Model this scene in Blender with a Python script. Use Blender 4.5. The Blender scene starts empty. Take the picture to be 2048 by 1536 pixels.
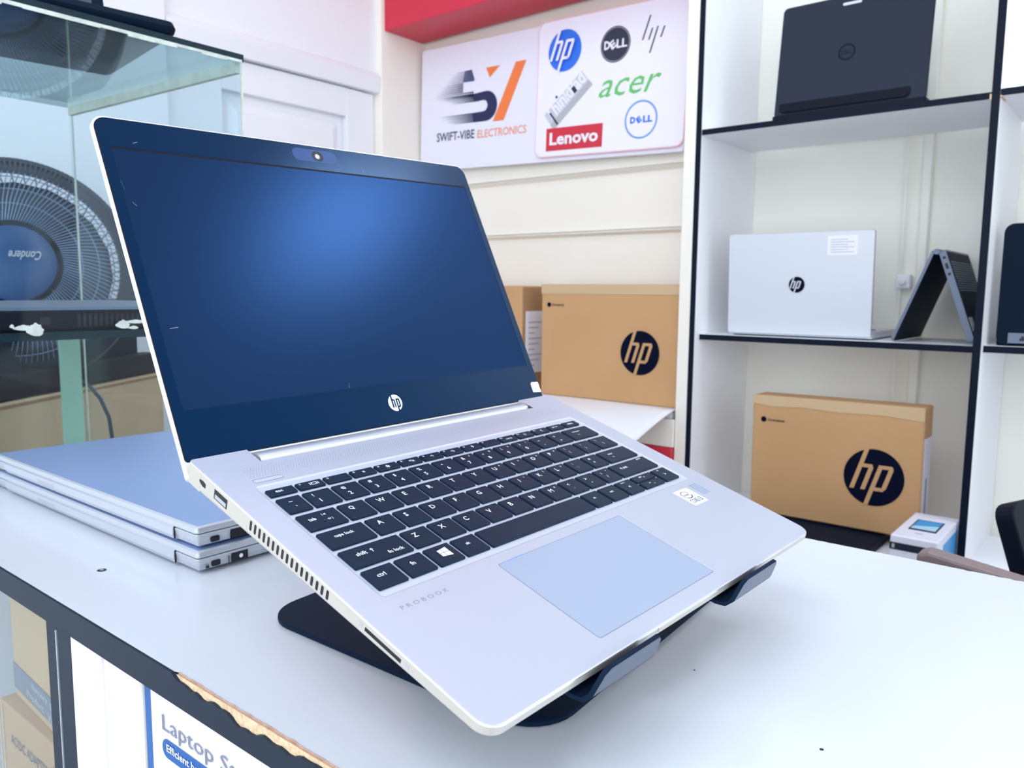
import bpy, bmesh, math, random
from mathutils import Matrix, Vector
random.seed(4)
PI = math.pi
scn = bpy.context.scene

# ------------------------------------------------------------------ camera, world, lamps, exposure
def srgb(c):
    r = []
    for v in c[:3]:
        v = v / 255.0
        r.append(v / 12.92 if v <= 0.04045 else ((v + 0.055) / 1.055) ** 2.4)
    return tuple(r) + (1.0,)

CAMROT = [[0.7747658, 0.6321843, 0.0090019], [0.0801138, -0.0840394, -0.9932367], [-0.6271521, 0.770247, -0.1157575]]
cam_d = bpy.data.cameras.new('camera'); cam = bpy.data.objects.new('camera', cam_d)
scn.collection.objects.link(cam)
cx, cy, cz = CAMROT
cam.matrix_world = Matrix(((cx[0], -cy[0], -cz[0], 0), (cx[1], -cy[1], -cz[1], 0), (cx[2], -cy[2], -cz[2], 1.163), (0, 0, 0, 1)))
cam_d.sensor_width = 36; cam_d.lens = 1590 / 2048 * 36
cam_d.clip_start = 0.02; cam_d.clip_end = 50
cam_d.dof.use_dof = True; cam_d.dof.focus_distance = 0.44; cam_d.dof.aperture_fstop = 21
scn.camera = cam

world = bpy.data.worlds.new('daylight'); scn.world = world; world.use_nodes = True
bg = world.node_tree.nodes['Background']; bg.inputs[0].default_value = (0.86, 0.93, 1.0, 1); bg.inputs[1].default_value = 2.1
sun_d = bpy.data.lights.new('low_daylight', 'SUN'); sun_d.energy = 0.6; sun_d.angle = math.radians(45); sun_d.color = (0.97, 0.98, 1.0)
sun = bpy.data.objects.new('low_daylight', sun_d); scn.collection.objects.link(sun)
sun.rotation_euler = Vector((.42, -.90, .06)).to_track_quat('Z', 'Y').to_euler()
vs = scn.view_settings
vs.view_transform = 'Standard'; vs.look = 'None'; vs.gamma = 1; vs.exposure = -0.14
try: vs.use_curve_mapping = False
except Exception: pass
scn.cycles.max_bounces = 10; scn.cycles.diffuse_bounces = 8; scn.cycles.transparent_max_bounces = 16
scn.cycles.use_denoising = True
scn.cycles.sample_clamp_indirect = 4
LAMPS = [  # centre x, y, size x, size y, strength
    (0.62, 1.62, 0.44, 0.44, 22.0),
    (-0.85, 0.95, 1.40, 0.60, 2.0),  # added fill to brighten the back wall and shelves
    (-0.10, -0.80, 1.40, 0.80, 6.0),  # added fill from the front, lightens shade on the counter
]

# ------------------------------------------------------------------ materials
MATS = {}
def mat(name, c, rough=0.5, metal=0.0, spec=0.5, bump=0.0, bscale=200, var=0.0, vscale=8, coat=0.0, emit=None, es=1.0, tint=None):
    if name in MATS: return MATS[name]
    m = bpy.data.materials.new(name); m.use_nodes = True
    nt = m.node_tree; b = nt.nodes['Principled BSDF']
    b.inputs['Base Color'].default_value = srgb(c)
    b.inputs['Roughness'].default_value = rough; b.inputs['Metallic'].default_value = metal
    b.inputs['Specular IOR Level'].default_value = spec
    b.inputs['Coat Weight'].default_value = coat
    if tint: b.inputs['Specular Tint'].default_value = srgb(tint)
    if emit:
        b.inputs['Emission Color'].default_value = srgb(emit); b.inputs['Emission Strength'].default_value = es
    if bump or var:
        tc = nt.nodes.new('ShaderNodeTexCoord'); n = nt.nodes.new('ShaderNodeTexNoise')
        n.inputs['Scale'].default_value = bscale if bump else vscale; n.inputs['Detail'].default_value = 4
        nt.links.new(tc.outputs['Object'], n.inputs['Vector'])
        if bump:
            bp = nt.nodes.new('ShaderNodeBump'); bp.inputs['Strength'].default_value = bump; bp.inputs['Distance'].default_value = 0.001
            nt.links.new(n.outputs['Fac'], bp.inputs['Height']); nt.links.new(bp.outputs['Normal'], b.inputs['Normal'])
        if var:
            n2 = nt.nodes.new('ShaderNodeTexNoise'); n2.inputs['Scale'].default_value = vscale; n2.inputs['Detail'].default_value = 5
            nt.links.new(tc.outputs['Object'], n2.inputs['Vector'])
            mx = nt.nodes.new('ShaderNodeMix'); mx.data_type = 'RGBA'
            s = srgb(c); mx.inputs[6].default_value = s
            mx.inputs[7].default_value = (s[0] * (1 - var), s[1] * (1 - var), s[2] * (1 - var), 1)
            rp = nt.nodes.new('ShaderNodeMapRange'); rp.inputs[1].default_value = 0.4; rp.inputs[2].default_value = 0.7
            nt.links.new(n2.outputs['Fac'], rp.inputs[0]); nt.links.new(rp.outputs[0], mx.inputs[0])
            nt.links.new(mx.outputs[2], b.inputs['Base Color'])
    MATS[name] = m; return m

def glass(name, tint, gloss=0.03, ior=1.45):
    if name in MATS: return MATS[name]
    m = bpy.data.materials.new(name); m.use_nodes = True; nt = m.node_tree
    for n in list(nt.nodes):
        if n.type != 'OUTPUT_MATERIAL': nt.nodes.remove(n)
    out = [n for n in nt.nodes if n.type == 'OUTPUT_MATERIAL'][0]
    t = nt.nodes.new('ShaderNodeBsdfTransparent'); t.inputs[0].default_value = srgb(tint)
    g = nt.nodes.new('ShaderNodeBsdfGlossy'); g.inputs['Roughness'].default_value = gloss
    lw = nt.nodes.new('ShaderNodeLayerWeight')
    p5 = nt.nodes.new('ShaderNodeMath'); p5.operation = 'POWER'; p5.inputs[1].default_value = 5.0
    f = nt.nodes.new('ShaderNodeMath'); f.operation = 'MULTIPLY_ADD'; f.use_clamp = True
    f0 = ((ior - 1) / (ior + 1)) ** 2; f.inputs[1].default_value = 1 - f0; f.inputs[2].default_value = f0
    nt.links.new(lw.outputs['Facing'], p5.inputs[0]); nt.links.new(p5.outputs[0], f.inputs[0])
    mx = nt.nodes.new('ShaderNodeMixShader')
    nt.links.new(f.outputs[0], mx.inputs[0]); nt.links.new(t.outputs[0], mx.inputs[1]); nt.links.new(g.outputs[0], mx.inputs[2])
    nt.links.new(mx.outputs[0], out.inputs[0])
    MATS[name] = m; return m

M_deck = mat('anodised_deck_cool_lit', (186, 190, 206), 0.38, 0.35, bump=0.02, bscale=4000)  # bluish cast of the light mixed into the aluminium colour
M_edge = mat('satin_silver_edge', (204, 200, 192), 0.38, 0.35)  # same aluminium, warmer light on the sides put into its colour
M_lidsil = mat('lid_silver', (232, 230, 226), 0.35, 0.35)
M_tray = mat('keyboard_tray_silver', (192, 197, 214), 0.42, 0.25)
M_pad = mat('touchpad_glass', (164, 177, 202), 0.34, 0.30)
M_key = mat('key_plastic', (18, 32, 50), 0.45, spec=0.35, tint=(130, 170, 215))
M_legend = mat('legend_white', (235, 240, 248), 0.5)
M_dark = mat('port_black', (8, 12, 24), 0.5)
M_bezel = mat('bezel_black_glass', (8, 30, 58), 0.20, spec=0.5, tint=(50, 140, 215))
M_screen = mat('matte_screen', (25, 46, 76), 0.26, 0.60, spec=0.35, tint=(0, 120, 240))
M_gasket = mat('screen_gasket', (3, 5, 22), 0.5, spec=.2)
M_chrome = mat('bright_chamfer', (240, 242, 246), 0.22, 0.7)
M_grey = mat('grey_print', (128, 134, 150), 0.5)
M_softgrey = mat('pale_grey_print', (178, 180, 186), 0.5)
M_white = mat('white_laminate', (214, 219, 228), 0.22, spec=0.5, var=0.02, vscale=3)
M_band = mat('edge_band_navy', (28, 42, 58), 0.5, spec=0.25)
M_wood = mat('chipped_particle_board', (232, 204, 168), 0.9, bump=0.6, bscale=600, var=0.35, vscale=300)
M_wooddk = mat('broken_board_top', (176, 136, 112), 0.9, bump=0.6, bscale=500, var=0.3, vscale=200)  # thin reddish upper lip of the torn board
M_stand = mat('black_steel', (8, 28, 52), 0.55, 0.0, spec=0.1)
M_stand2 = mat('stand_lip_sheen', (92, 102, 122), 0.30, 0.5)  # reflection on the black steel lip, put into a lighter grey
M_wall = mat('painted_wall_cool', (236, 238, 243), 0.6, var=0.03, vscale=2)
M_cream = mat('painted_cream', (243, 238, 228), 0.55, var=0.03, vscale=3)
M_shelfw = mat('shelf_white_laminate', (244, 245, 250), 0.4, var=0.02, vscale=3)
M_shelfb = mat('shelf_black_edge', (4, 16, 36), 0.5, spec=.15)
M_backw = mat('shelf_back_wall', (246, 245, 236), 0.6, var=0.03, vscale=3)
M_red = mat('red_laminate', (206, 36, 64), 0.4)
M_card = mat('cardboard', (200, 156, 110), 0.8, bump=0.15, bscale=300, var=0.07, vscale=6)
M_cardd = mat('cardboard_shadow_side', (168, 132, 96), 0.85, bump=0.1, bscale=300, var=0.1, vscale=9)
M_cardp = mat('cardboard_pale', (214, 188, 152), 0.8, bump=0.1, bscale=300, var=0.1, vscale=9)
M_tape = mat('packing_tape', (206, 176, 138), 0.35, spec=0.6)
M_ink = mat('carton_ink', (4, 10, 36), 0.7, spec=.08)
M_lapblk = mat('laptop_black_plastic', (34, 42, 58), 0.5, spec=.2)
M_lapdk = mat('laptop_navy', (8, 24, 42), 0.55, spec=.08)
M_lapblk2 = mat('laptop_trim_black', (8, 14, 30), 0.5, spec=.15)
M_silver = mat('silver_laptop_lid', (208, 212, 220), 0.35, 0.25)
M_slate = mat('slate_grey_metal', (104, 116, 136), 0.4, 0.3)
M_fan = mat('fan_black_plastic', (20, 38, 60), 0.4)
M_fanw = mat('fan_wire', (120, 138, 168), 0.35, 0.4)
M_hub = mat('fan_hub_blue', (38, 74, 122), 0.35)
M_glass = glass('case_glass', (244, 250, 252), .03, 1.22)
M_glasst = glass('case_top_glass', (220, 238, 240), 0.02, 1.6)
M_gedge = mat('glass_edge_teal', (8, 40, 50), 0.4, spec=.2, bump=0.6, bscale=300, var=0.3, vscale=90)
M_gshelf = glass('case_shelf_glass', (40, 92, 96), .05, 1.3)
M_goo = mat('silicone_sealant', (206, 214, 206), 0.5, bump=0.5, bscale=200, var=0.25, vscale=60)
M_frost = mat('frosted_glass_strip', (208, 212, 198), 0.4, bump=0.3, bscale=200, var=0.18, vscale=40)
M_green = mat('green_glass_divider', (158, 200, 176), 0.35, var=0.12, vscale=12)
M_blue = mat('spine_blue', (30, 92, 166), 0.4)
M_signw = mat('sign_white', (232, 232, 246), 0.35)
M_signp = mat('sign_inset_white', (240, 238, 252), 0.35)
M_pink = mat('sign_outline_pink', (236, 196, 206), 0.5)
M_orange = mat('logo_orange', (242, 124, 62), 0.5)
M_navy = mat('logo_navy', (14, 28, 78), 0.5)
M_steel = mat('logo_streak', (118, 128, 168), 0.5)
M_orangep = mat('logo_orange_soft', (236, 150, 116), 0.5)
M_logob = mat('logo_blue', (36, 112, 226), 0.5)
M_logoring = mat('logo_ring_blue', (110, 158, 222), 0.5)
M_logog = mat('logo_green', (104, 194, 108), 0.5)
M_logor = mat('logo_red', (206, 40, 60), 0.5)
M_charc = mat('logo_charcoal', (34, 42, 62), 0.5)
M_grlogo = mat('logo_grey', (196, 202, 214), 0.4)
M_brown = mat('brown_wood_edge', (128, 112, 112), 0.5, var=0.15, vscale=20)
M_cabin = mat('cabinet_inside_grey', (150, 160, 158), 0.7, var=0.15, vscale=6)
M_floor = mat('floor_tile', (176, 178, 180), 0.35, var=0.08, vscale=3)
M_lamp = mat('lamp_diffuser', (255, 255, 255), 0.5)
M_screenblue = mat('picture_blue', (60, 152, 214), 0.4)
M_screenlt = mat('picture_pale_blue', (176, 220, 240), 0.4)
M_grkscr = mat('dark_grey_screen', (44, 58, 74), 0.3)

# ------------------------------------------------------------------ mesh helpers
def frame(o, ux, uy):
    ux = Vector(ux).normalized(); uy = Vector(uy); uy = (uy - ux * uy.dot(ux)).normalized(); n = ux.cross(uy)
    return Matrix(((ux.x, uy.x, n.x, o[0]), (ux.y, uy.y, n.y, o[1]), (ux.z, uy.z, n.z, o[2]), (0, 0, 0, 1)))
I4 = Matrix.Identity(4)

class MB:
    def __init__(s, *mats): s.v = []; s.f = []; s.m = []; s.mats = list(mats)
    def mi(s, m):
        if m is None: return 0
        if m not in s.mats: s.mats.append(m)
        return s.mats.index(m)
    def add(s, vs, fs, m=None, T=I4):
        o = len(s.v); s.v += [tuple(T @ Vector(p)) for p in vs]
        s.f += [tuple(o + i for i in f) for f in fs]; s.m += [s.mi(m)] * len(fs); return s
    def box(s, x0, x1, y0, y1, z0, z1, m=None, T=I4):
        v = [(x, y, z) for z in (z0, z1) for y in (y0, y1) for x in (x0, x1)]
        return s.add(v, [(0, 2, 3, 1), (4, 5, 7, 6), (0, 1, 5, 4), (2, 6, 7, 3), (0, 4, 6, 2), (1, 3, 7, 5)], m, T)
    def prism(s, poly, z0, z1, m=None, T=I4, mtop=None):
        n = len(poly); v = [(x, y, z0) for x, y in poly] + [(x, y, z1) for x, y in poly]
        s.add(v, [tuple(range(n - 1, -1, -1))] + [(i, (i + 1) % n, n + (i + 1) % n, n + i) for i in range(n)], m, T)
        return s.add([(x, y, z1) for x, y in poly], [tuple(range(n))], mtop or m, T)
    def loft(s, secs, m=None, T=I4, cap0=True, cap1=True, mats=None):
        n = len(secs[0]); v = [p for q in secs for p in q]; o = len(s.v)
        s.v += [tuple(T @ Vector(p)) for p in v]
        for k in range(len(secs) - 1):
            mm = s.mi(mats[k] if mats else m)
            for i in range(n):
                s.f.append((o + k * n + i, o + k * n + (i + 1) % n, o + (k + 1) * n + (i + 1) % n, o + (k + 1) * n + i)); s.m.append(mm)
        if cap0: s.f.append(tuple(o + i for i in range(n - 1, -1, -1))); s.m.append(s.mi(mats[0] if mats else m))
        if cap1: s.f.append(tuple(o + (len(secs) - 1) * n + i for i in range(n))); s.m.append(s.mi(mats[-1] if mats else m))
        return s
    def tube(s, pts, r, n=8, m=None, T=I4, cap=True):
        P = [Vector(p) for p in pts]; secs = []; up = None
        for i, p in enumerate(P):
            d = (P[min(i + 1, len(P) - 1)] - P[max(i - 1, 0)]).normalized()
            if up is None:
                up = d.orthogonal().normalized()
            up = (up - d * up.dot(d)).normalized(); w = d.cross(up)
            rr = r[i] if isinstance(r, (list, tuple)) else r
            secs.append([tuple(p + (up * math.cos(a) + w * math.sin(a)) * rr) for a in [2 * PI * k / n for k in range(n)]])
        return s.loft(secs, m, T, cap, cap)
    def lathe(s, prof, n=48, m=None, T=I4, mats=None, c0=False, c1=False):
        secs = [[(r * math.cos(2 * PI * k / n), r * math.sin(2 * PI * k / n), z) for k in range(n)] for r, z in prof]
        return s.loft(secs, m, T, c0, c1, mats)
    def flat(s, poly, m=None, T=I4, z=0.0):
        return s.add([(x, y, z) for x, y in poly], [tuple(range(len(poly)))], m, T)
    def ring(s, ox, oy, r0, r1, m=None, T=I4, z=0.0, n=40, a0=0, a1=2 * PI, sx=1.0):
        v = []; f = []
        for k in range(n + 1):
            a = a0 + (a1 - a0) * k / n
            v += [(ox + sx * r0 * math.cos(a), oy + r0 * math.sin(a), z), (ox + sx * r1 * math.cos(a), oy + r1 * math.sin(a), z)]
        for k in range(n): f.append((2 * k, 2 * k + 1, 2 * k + 3, 2 * k + 2))
        return s.add(v, f, m, T)
    def disc(s, ox, oy, r, m=None, T=I4, z=0.0, n=40):
        return s.flat([(ox + r * math.cos(2 * PI * k / n), oy + r * math.sin(2 * PI * k / n)) for k in range(n)], m, T, z)
    def obj(s, name, parent=None, bevel=0, seg=2, smooth=False, label=None):
        me = bpy.data.meshes.new(name); me.from_pydata(s.v, [], s.f)
        for m in s.mats: me.materials.append(m)
        me.polygons.foreach_set('material_index', s.m)
        if smooth: me.polygons.foreach_set('use_smooth', [True] * len(s.f))
        me.validate(); me.update()
        bm = bmesh.new(); bm.from_mesh(me)
        if bevel or smooth: bmesh.ops.remove_doubles(bm, verts=bm.verts, dist=1e-6)
        bm.to_mesh(me); bm.free()
        o = bpy.data.objects.new(name, me); scn.collection.objects.link(o)
        if parent: o.parent = parent
        if label: o['label'] = label
        if bevel:
            b = o.modifiers.new('bevel', 'BEVEL'); b.width = bevel; b.segments = seg; b.limit_method = 'ANGLE'; b.angle_limit = math.radians(40)
        if smooth:
            try: me.set_sharp_from_angle(angle=math.radians(40))
            except Exception: pass
        return o

def thing(name, label, cat, loc=(0, 0, 0), M=None, group=None):
    o = bpy.data.objects.new(name, None); scn.collection.objects.link(o)
    o.empty_display_size = 0.05
    if M is not None: o.matrix_world = M
    else: o.location = loc
    o['label'] = label; o['category'] = cat
    if group: o['group'] = group
    return o
def tag(o, label, cat, group=None):
    o['label'] = label; o['category'] = cat
    if group: o['group'] = group
    return o
def struct(o, label=None):
    o['kind'] = 'structure'
    if label: o['label'] = label
    return o

def rrect(x0, x1, y0, y1, r, n=5, ins=0.0, z=None):
    """rounded rectangle, corners in order BL, BR, TR, TL; r may be 4 radii"""
    if not isinstance(r, (list, tuple)): r = [r] * 4
    pts = []
    X0, X1, Y0, Y1 = x0 + ins, x1 - ins, y0 + ins, y1 - ins
    for (cxx, cyy, sx, sy, a, rr) in ((X0, Y0, 1, 1, PI, r[0]), (X1, Y0, -1, 1, 1.5 * PI, r[1]), (X1, Y1, -1, -1, 0, r[2]), (X0, Y1, 1, -1, 0.5 * PI, r[3])):
        q = max(rr - ins, 0.00005) if ins > 0 else rr
        for k in range(n + 1):
            t = a + 0.5 * PI * k / n
            pts.append((cxx + sx * q + q * math.cos(t), cyy + sy * q + q * math.sin(t)))
    if z is None: return pts
    return [(x, y, z(x, y) if callable(z) else z) for x, y in pts]

_font_cache = {}
def text2d(s, bold=0.0, res=2):
    key = (s, bold)
    if key in _font_cache: return _font_cache[key]
    c = bpy.data.curves.new('t', 'FONT'); c.body = s; c.resolution_u = res; c.offset = bold; c.fill_mode = 'FRONT'
    o = bpy.data.objects.new('t', c); scn.collection.objects.link(o)
    bpy.context.view_layer.update()
    me = bpy.data.meshes.new_from_object(o)
    v = [(p.co.x, p.co.y) for p in me.vertices]; f = [tuple(p.vertices) for p in me.polygons]
    bpy.data.objects.remove(o); bpy.data.curves.remove(c); bpy.data.meshes.remove(me)
    _font_cache[key] = (v, f); return v, f
def txt(mb, s, x0, x1, y0, y1, m, T=I4, z=0.0, bold=0.0, shear=0.0, res=2):
    """text stretched into the box; y1 None keeps the aspect, x1 None likewise"""
    v, f = text2d(s, bold, res)
    if not v: return
    ax, bx = min(p[0] for p in v), max(p[0] for p in v); ay, by = min(p[1] for p in v), max(p[1] for p in v)
    if x1 is None: sy = (y1 - y0) / (by - ay); sx = sy
    elif y1 is None: sx = (x1 - x0) / max(bx - ax, 1e-6); sy = sx
    else: sx = (x1 - x0) / max(bx - ax, 1e-6); sy = (y1 - y0) / max(by - ay, 1e-6)
    q = []
    for (x, y) in v:
        Y = y0 + (y - ay) * sy; q.append((x0 + (x - ax) * sx + shear * (Y - y0), Y, z))
    mb.add(q, [tuple(reversed(t)) if False else t for t in f], m, T)

def hp(mb, cx_, cy_, r, mdisc, mlet, T=I4, z=0.0003, k=0.32):
    """round badge with slanted h and p"""
    mb.disc(cx_, cy_, r, mdisc, T, z, 56)
    def P(pts):
        mb.flat([(cx_ + r * (u + k * v), cy_ + r * v) for u, v in pts], mlet, T, z * 1.8)
    w = 0.15
    P([(-.64, -.46), (-.64 + w, -.46), (-.64 + w, 1.0), (-.64, 1.0)])
    P([(-.64 + w, .46 - w * .85), (-.25, .46 - w * .85), (-.20, .46), (-.64 + w, .46)])
    P([(-.27, -.46), (-.27 + w, -.46), (-.27 + w, .34), (-.20, .46), (-.27, .46 - w * .85)])
    P([(.02, -1.0), (.02 + w, -1.0), (.02 + w, .46), (.02, .46)])
    P([(.02 + w, .46 - w * .85), (.40, .46 - w * .85), (.46, .46), (.02 + w, .46)])
    P([(.39, -.40), (.47, -.46), (.39 + w, -.34), (.39 + w, .34), (.46, .46), (.39, .46 - w * .85)])
    P([(.02 + w, -.46), (.47, -.46), (.40, -.46 + w * .85), (.02 + w, -.46 + w * .85)])

# ------------------------------------------------------------------ lamps
for i, (lx, ly, sx, sy, st) in enumerate(LAMPS):
    t = thing('ceiling_and_fill_light', ['square white ceiling light above the aisle at the right', 'long added fill light between the counter and the shelves', 'wide added fill light over the customer side of the counter'][i], 'lamp', (lx, ly, 2.69))
    MB(M_lapblk if False else M_wall).box(-sx / 2 - .02, sx / 2 + .02, -sy / 2 - .02, sy / 2 + .02, 0.0, 0.06).obj('housing', t, bevel=.004)
    lm = mat('lamp_glow_%s' % 'abc'[i], (255, 255, 255), 0.5, emit=(236, 244, 255), es=st)
    MB(lm).box(-sx / 2, sx / 2, -sy / 2, sy / 2, -0.006, 0.0).obj('diffuser', t)

# ------------------------------------------------------------------ room
struct(MB(M_floor).box(-2.6, 3.2, -2.2, 2.4, -0.05, 0.0).obj('floor'))
struct(MB(M_wall).box(-2.6, 2.2, -1.4, 2.4, 2.75, 2.82).obj('ceiling'))
YS = 1.80
# back wall behind the shelving, with an inner seam
struct(MB(M_backw).box(-.91, 1.6, 2.13, 2.22, 0, 2.75).obj('wall_back'))
# alcove back wall: horizontal boards with shadow gaps
w = MB(M_cream)
for z0, z1 in ((0.0, .62), (.625, .98), (.985, 1.338), (1.343, 1.508), (1.513, 2.745)):
    w.add([(-2.03, 1.985, z0), (-.93, 1.985, z0), (-.93, 1.985, z1 - .012), (-2.03, 1.985, z1 - .012), (-2.03, 1.970, z1 - .004), (-.93, 1.970, z1 - .004), (-2.03, 1.985, z1), (-.93, 1.985, z1)],
          [(0, 1, 2, 3), (3, 2, 5, 4), (4, 5, 7, 6)])
w.box(-2.03, -.93, 1.99, 2.05, 0, 2.75)
struct(w.obj('wall_alcove'))
struct(MB(M_cream).box(-.934, -.903, 1.80, 2.10, 0, 2.75).obj('trim_1', bevel=.002))
struct(MB(M_cream).box(-2.065, -2.006, 1.785, 2.03, 0, 2.75).obj('trim_2', bevel=.003))
# left wall with a door opening
w = MB(M_wall).box(-2.15, -2.01, -1.2, 1.07, 0, 2.75).box(-2.15, -2.03, 1.07, 1.785, 1.862, 2.75)
w.box(-2.15, -2.12, 1.07, 1.785, 0, 1.862)
struct(w.obj('wall_left', bevel=.002))
lin = MB(M_wall)
lin.prism([(-2.12, 1.795), (-2.015, 1.795), (-2.008, 1.84), (-2.03, 1.862), (-2.12, 1.862)], 1.072, 1.783, T=frame((0, 0, 0), (1, 0, 0), (0, 0, 1)) @ Matrix.Scale(-1, 4, (0, 0, 1)))
struct(lin.obj('trim_3'))
d = MB(M_wall)
ya, yb = 1.075, 1.775
d.box(-2.10, -2.055, ya, yb, .01, 1.79)
for (a, b, z0, z1) in ((ya, 1.235, .01, 1.79), (1.665, yb, .01, 1.79), (1.235, 1.665, 1.705, 1.79), (1.235, 1.665, .9, 1.0), (1.235, 1.665, .01, .2)):
    d.box(-2.055, -2.035, a, b, z0, z1)
for z0, z1 in ((1.0, 1.705), (.2, .9)):
    d.loft([[(-2.055, 1.26, z0 + .025), (-2.055, 1.64, z0 + .025), (-2.055, 1.64, z1 - .025), (-2.055, 1.26, z1 - .025)],
            [(-2.040, 1.285, z0 + .05), (-2.040, 1.615, z0 + .05), (-2.040, 1.615, z1 - .05), (-2.040, 1.285, z1 - .05)]], cap0=False)
struct(d.obj('door_1', bevel=.0025))
fa = MB(M_red).box(-2.005, -.935, 1.80, 1.968, 1.988, 2.70)
struct(fa.obj('trim_4', bevel=.002))

# conduit on the shelf wall
cd = thing('cable_conduit', 'white vertical cable conduit on the wall behind the shelves', 'conduit', (-.458, 2.115, .6))
MB(M_backw).box(-.010, .010, -.010, .012, 0, 2.0).obj('duct', cd, bevel=.003)
MB(M_backw).tube([(-.042, -.012, 0), (-.042, -.012, 2.0)], .0035, 6).obj('wire', cd, smooth=True)
MB(M_shelfw).box(-.050, -.018, -.022, .012, .578, .612).tube([(-.034, -.022, .595), (-.034, -.030, .595)], .009, 12).obj('junction_box', cd, bevel=.004)

# ------------------------------------------------------------------ shelving unit
sh = thing('shelving_unit', 'white open shelving unit with black edge banding against the back wall', 'shelf', (0, 0, 0))
def board(nm, x0, x1, y0, y1, z0, z1):
    b = MB(M_shelfw, M_shelfb); b.box(x0, x1, y0 + .0012, y1, z0, z1, M_shelfw); b.box(x0, x1, y0, y0 + .0012, z0, z1, M_shelfb); return b.obj(nm, sh)
def upr(x0, x1, m=.0):
    b = MB(M_shelfw, M_shelfb); b.box(x0, x1, YS + .0012, 2.128, 0, 2.3, M_shelfw); b.box(x0, x1, YS, YS + .0012, 0, 2.3, M_shelfb); b.obj('upright', sh)
upr(-.9025, -.889); upr(-.2875, -.273); upr(.33, .344)
for x0, x1 in ((-.889, -.2875), (-.273, .33)):
    off = 0 if x0 < -.5 else .004
    board('shelf_board', x0, x1, YS + .003, 2.098, 1.538 + off, 1.551 + off)
    board('shelf_board', x0, x1, YS + .028, 2.098, 1.048 + off * .5, 1.0615 + off * .5)
    board('shelf_board', x0, x1, 1.60 if x0 < -.5 else YS + .01, 2.098, .594, .608)
    board('shelf_board', x0, x1, YS + .01, 2.098, .10, .114)
cp = MB(M_wood); cp.box(-.2905, -.2875, YS - .0006, YS + .003, 1.5365, 1.547); cp.box(-.273, -.2700, YS - .0004, YS + .05, 1.540, 1.5425); cp.obj('chipped_corner', sh, label='bare wood chips where the upper shelf meets the upright')

# ------------------------------------------------------------------ laptop builders for the background
def lap_lid(mb, W, H, th, m, mfront, T, r=.010, scr=True):
    """lid slab: local x width, y up the lid, z out of the back"""
    mb.loft([rrect(0, W, 0, H, r, z=0), rrect(0, W, 0, H, r, z=th * .6), rrect(0, W, 0, H, r, ins=.0015, z=th)], T=T, mats=[mfront, m, m], m=m)
    mb.flat(rrect(0, W, 0, H, r), mfront, T, -.0002)

# Dell on the top shelf: back of the lid faces the room
L = thing('laptop', 'black laptop with round badge standing open on the upper shelf', 'laptop', (-.735, 1.84, 1.5512))
W = .320
T = frame((0, .020, .012), (1, 0, 0), (0, .13, 1))
b = MB(M_lapblk, M_lapdk); lap_lid(b, W, .255, .008, M_lapblk, M_lapdk, T @ Matrix.Identity(4), .012)
lid = b.obj('lid', L)
b = MB(M_lapblk2, M_lapblk)
b.ring(W * .475, .128, .0145, .0185, M_lapblk2, T, .0085, 40); b.disc(W * .475, .128, .0145, M_lapblk, T, .0084)
txt(b, 'DELL', W * .475 - .011, W * .475 + .011, .123, .133, M_lapblk2, T, .0087, .02)
b.obj('badge', L, label='round embossed badge')
b = MB(M_silver); b.prism(rrect(W * .42, W * .42 + .040, .232, .238, .003), .0078, .0090, T=T); b.obj('latch_cover', L, label='small pale bar near the lid top')
b = MB(M_lapblk2); b.prism(rrect(.012, W - .03, .014, .032, .004), .0070, .0105, T=T); b.prism(rrect(.018, W - .036, .010, .022, .004), .0105, .014, T=T); b.obj('hinge', L, bevel=.001)
b = MB(M_lapblk2); b.loft([rrect(-.002, W + .002, .004, .244, .01, z=0), rrect(-.002, W + .002, .004, .244, .01, z=.018)]); b.obj('base', L, bevel=.002)

# silver one on the middle shelf, back towards the room
L = thing('laptop', 'silver laptop with round badge and white sticker standing on the middle shelf', 'laptop', (-.830, 1.855, 1.0617))
L.rotation_euler = (0, 0, math.radians(1.0))
W = .333
T = frame((0, .012, .006), (1, 0, 0), (0, -.055, 1))
b = MB(M_silver, M_lapdk); lap_lid(b, W, .237, .006, M_silver, M_lapdk, T, .006); b.obj('lid', L)
b = MB(M_ink, M_silver); hp(b, W * .50, .117, .0185, M_ink, M_silver, T, .0064); b.obj('badge', L, label='black round badge with cut out letters')
b = MB(M_signw, M_softgrey); b.prism(rrect(.233, .298, .183, .226, .003), .006, .0068, M_signw, T)
for k in range(6): b.box(.240, .291 - (k % 2) * .014, .189 + k * .0055, .1908 + k * .0055, .0068, .0070, M_softgrey, T)
b.obj('sticker', L, label='white barcode sticker')
b = MB(M_silver, M_key)
b.loft([rrect(0, W, .012, .245, .006, z=.003), rrect(0, W, .012, .245, .006, z=.018)], M_silver)
b.box(.02, W - .02, .03, .13, .018, .0195, M_key); b.box(.01, W - .01, .02, .24, 0, .003, M_key); b.obj('base', L, bevel=.001)

# tent on the middle shelf
L = thing('laptop', 'dark convertible laptop standing like a tent beside the right upright', 'laptop', (-.377, 1.86, 1.0615))
al = math.radians(19.5)
D_ = .205
def leg_T(sign, yaw=0): pass
apx = Vector((-.003, 0, .190))
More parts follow.
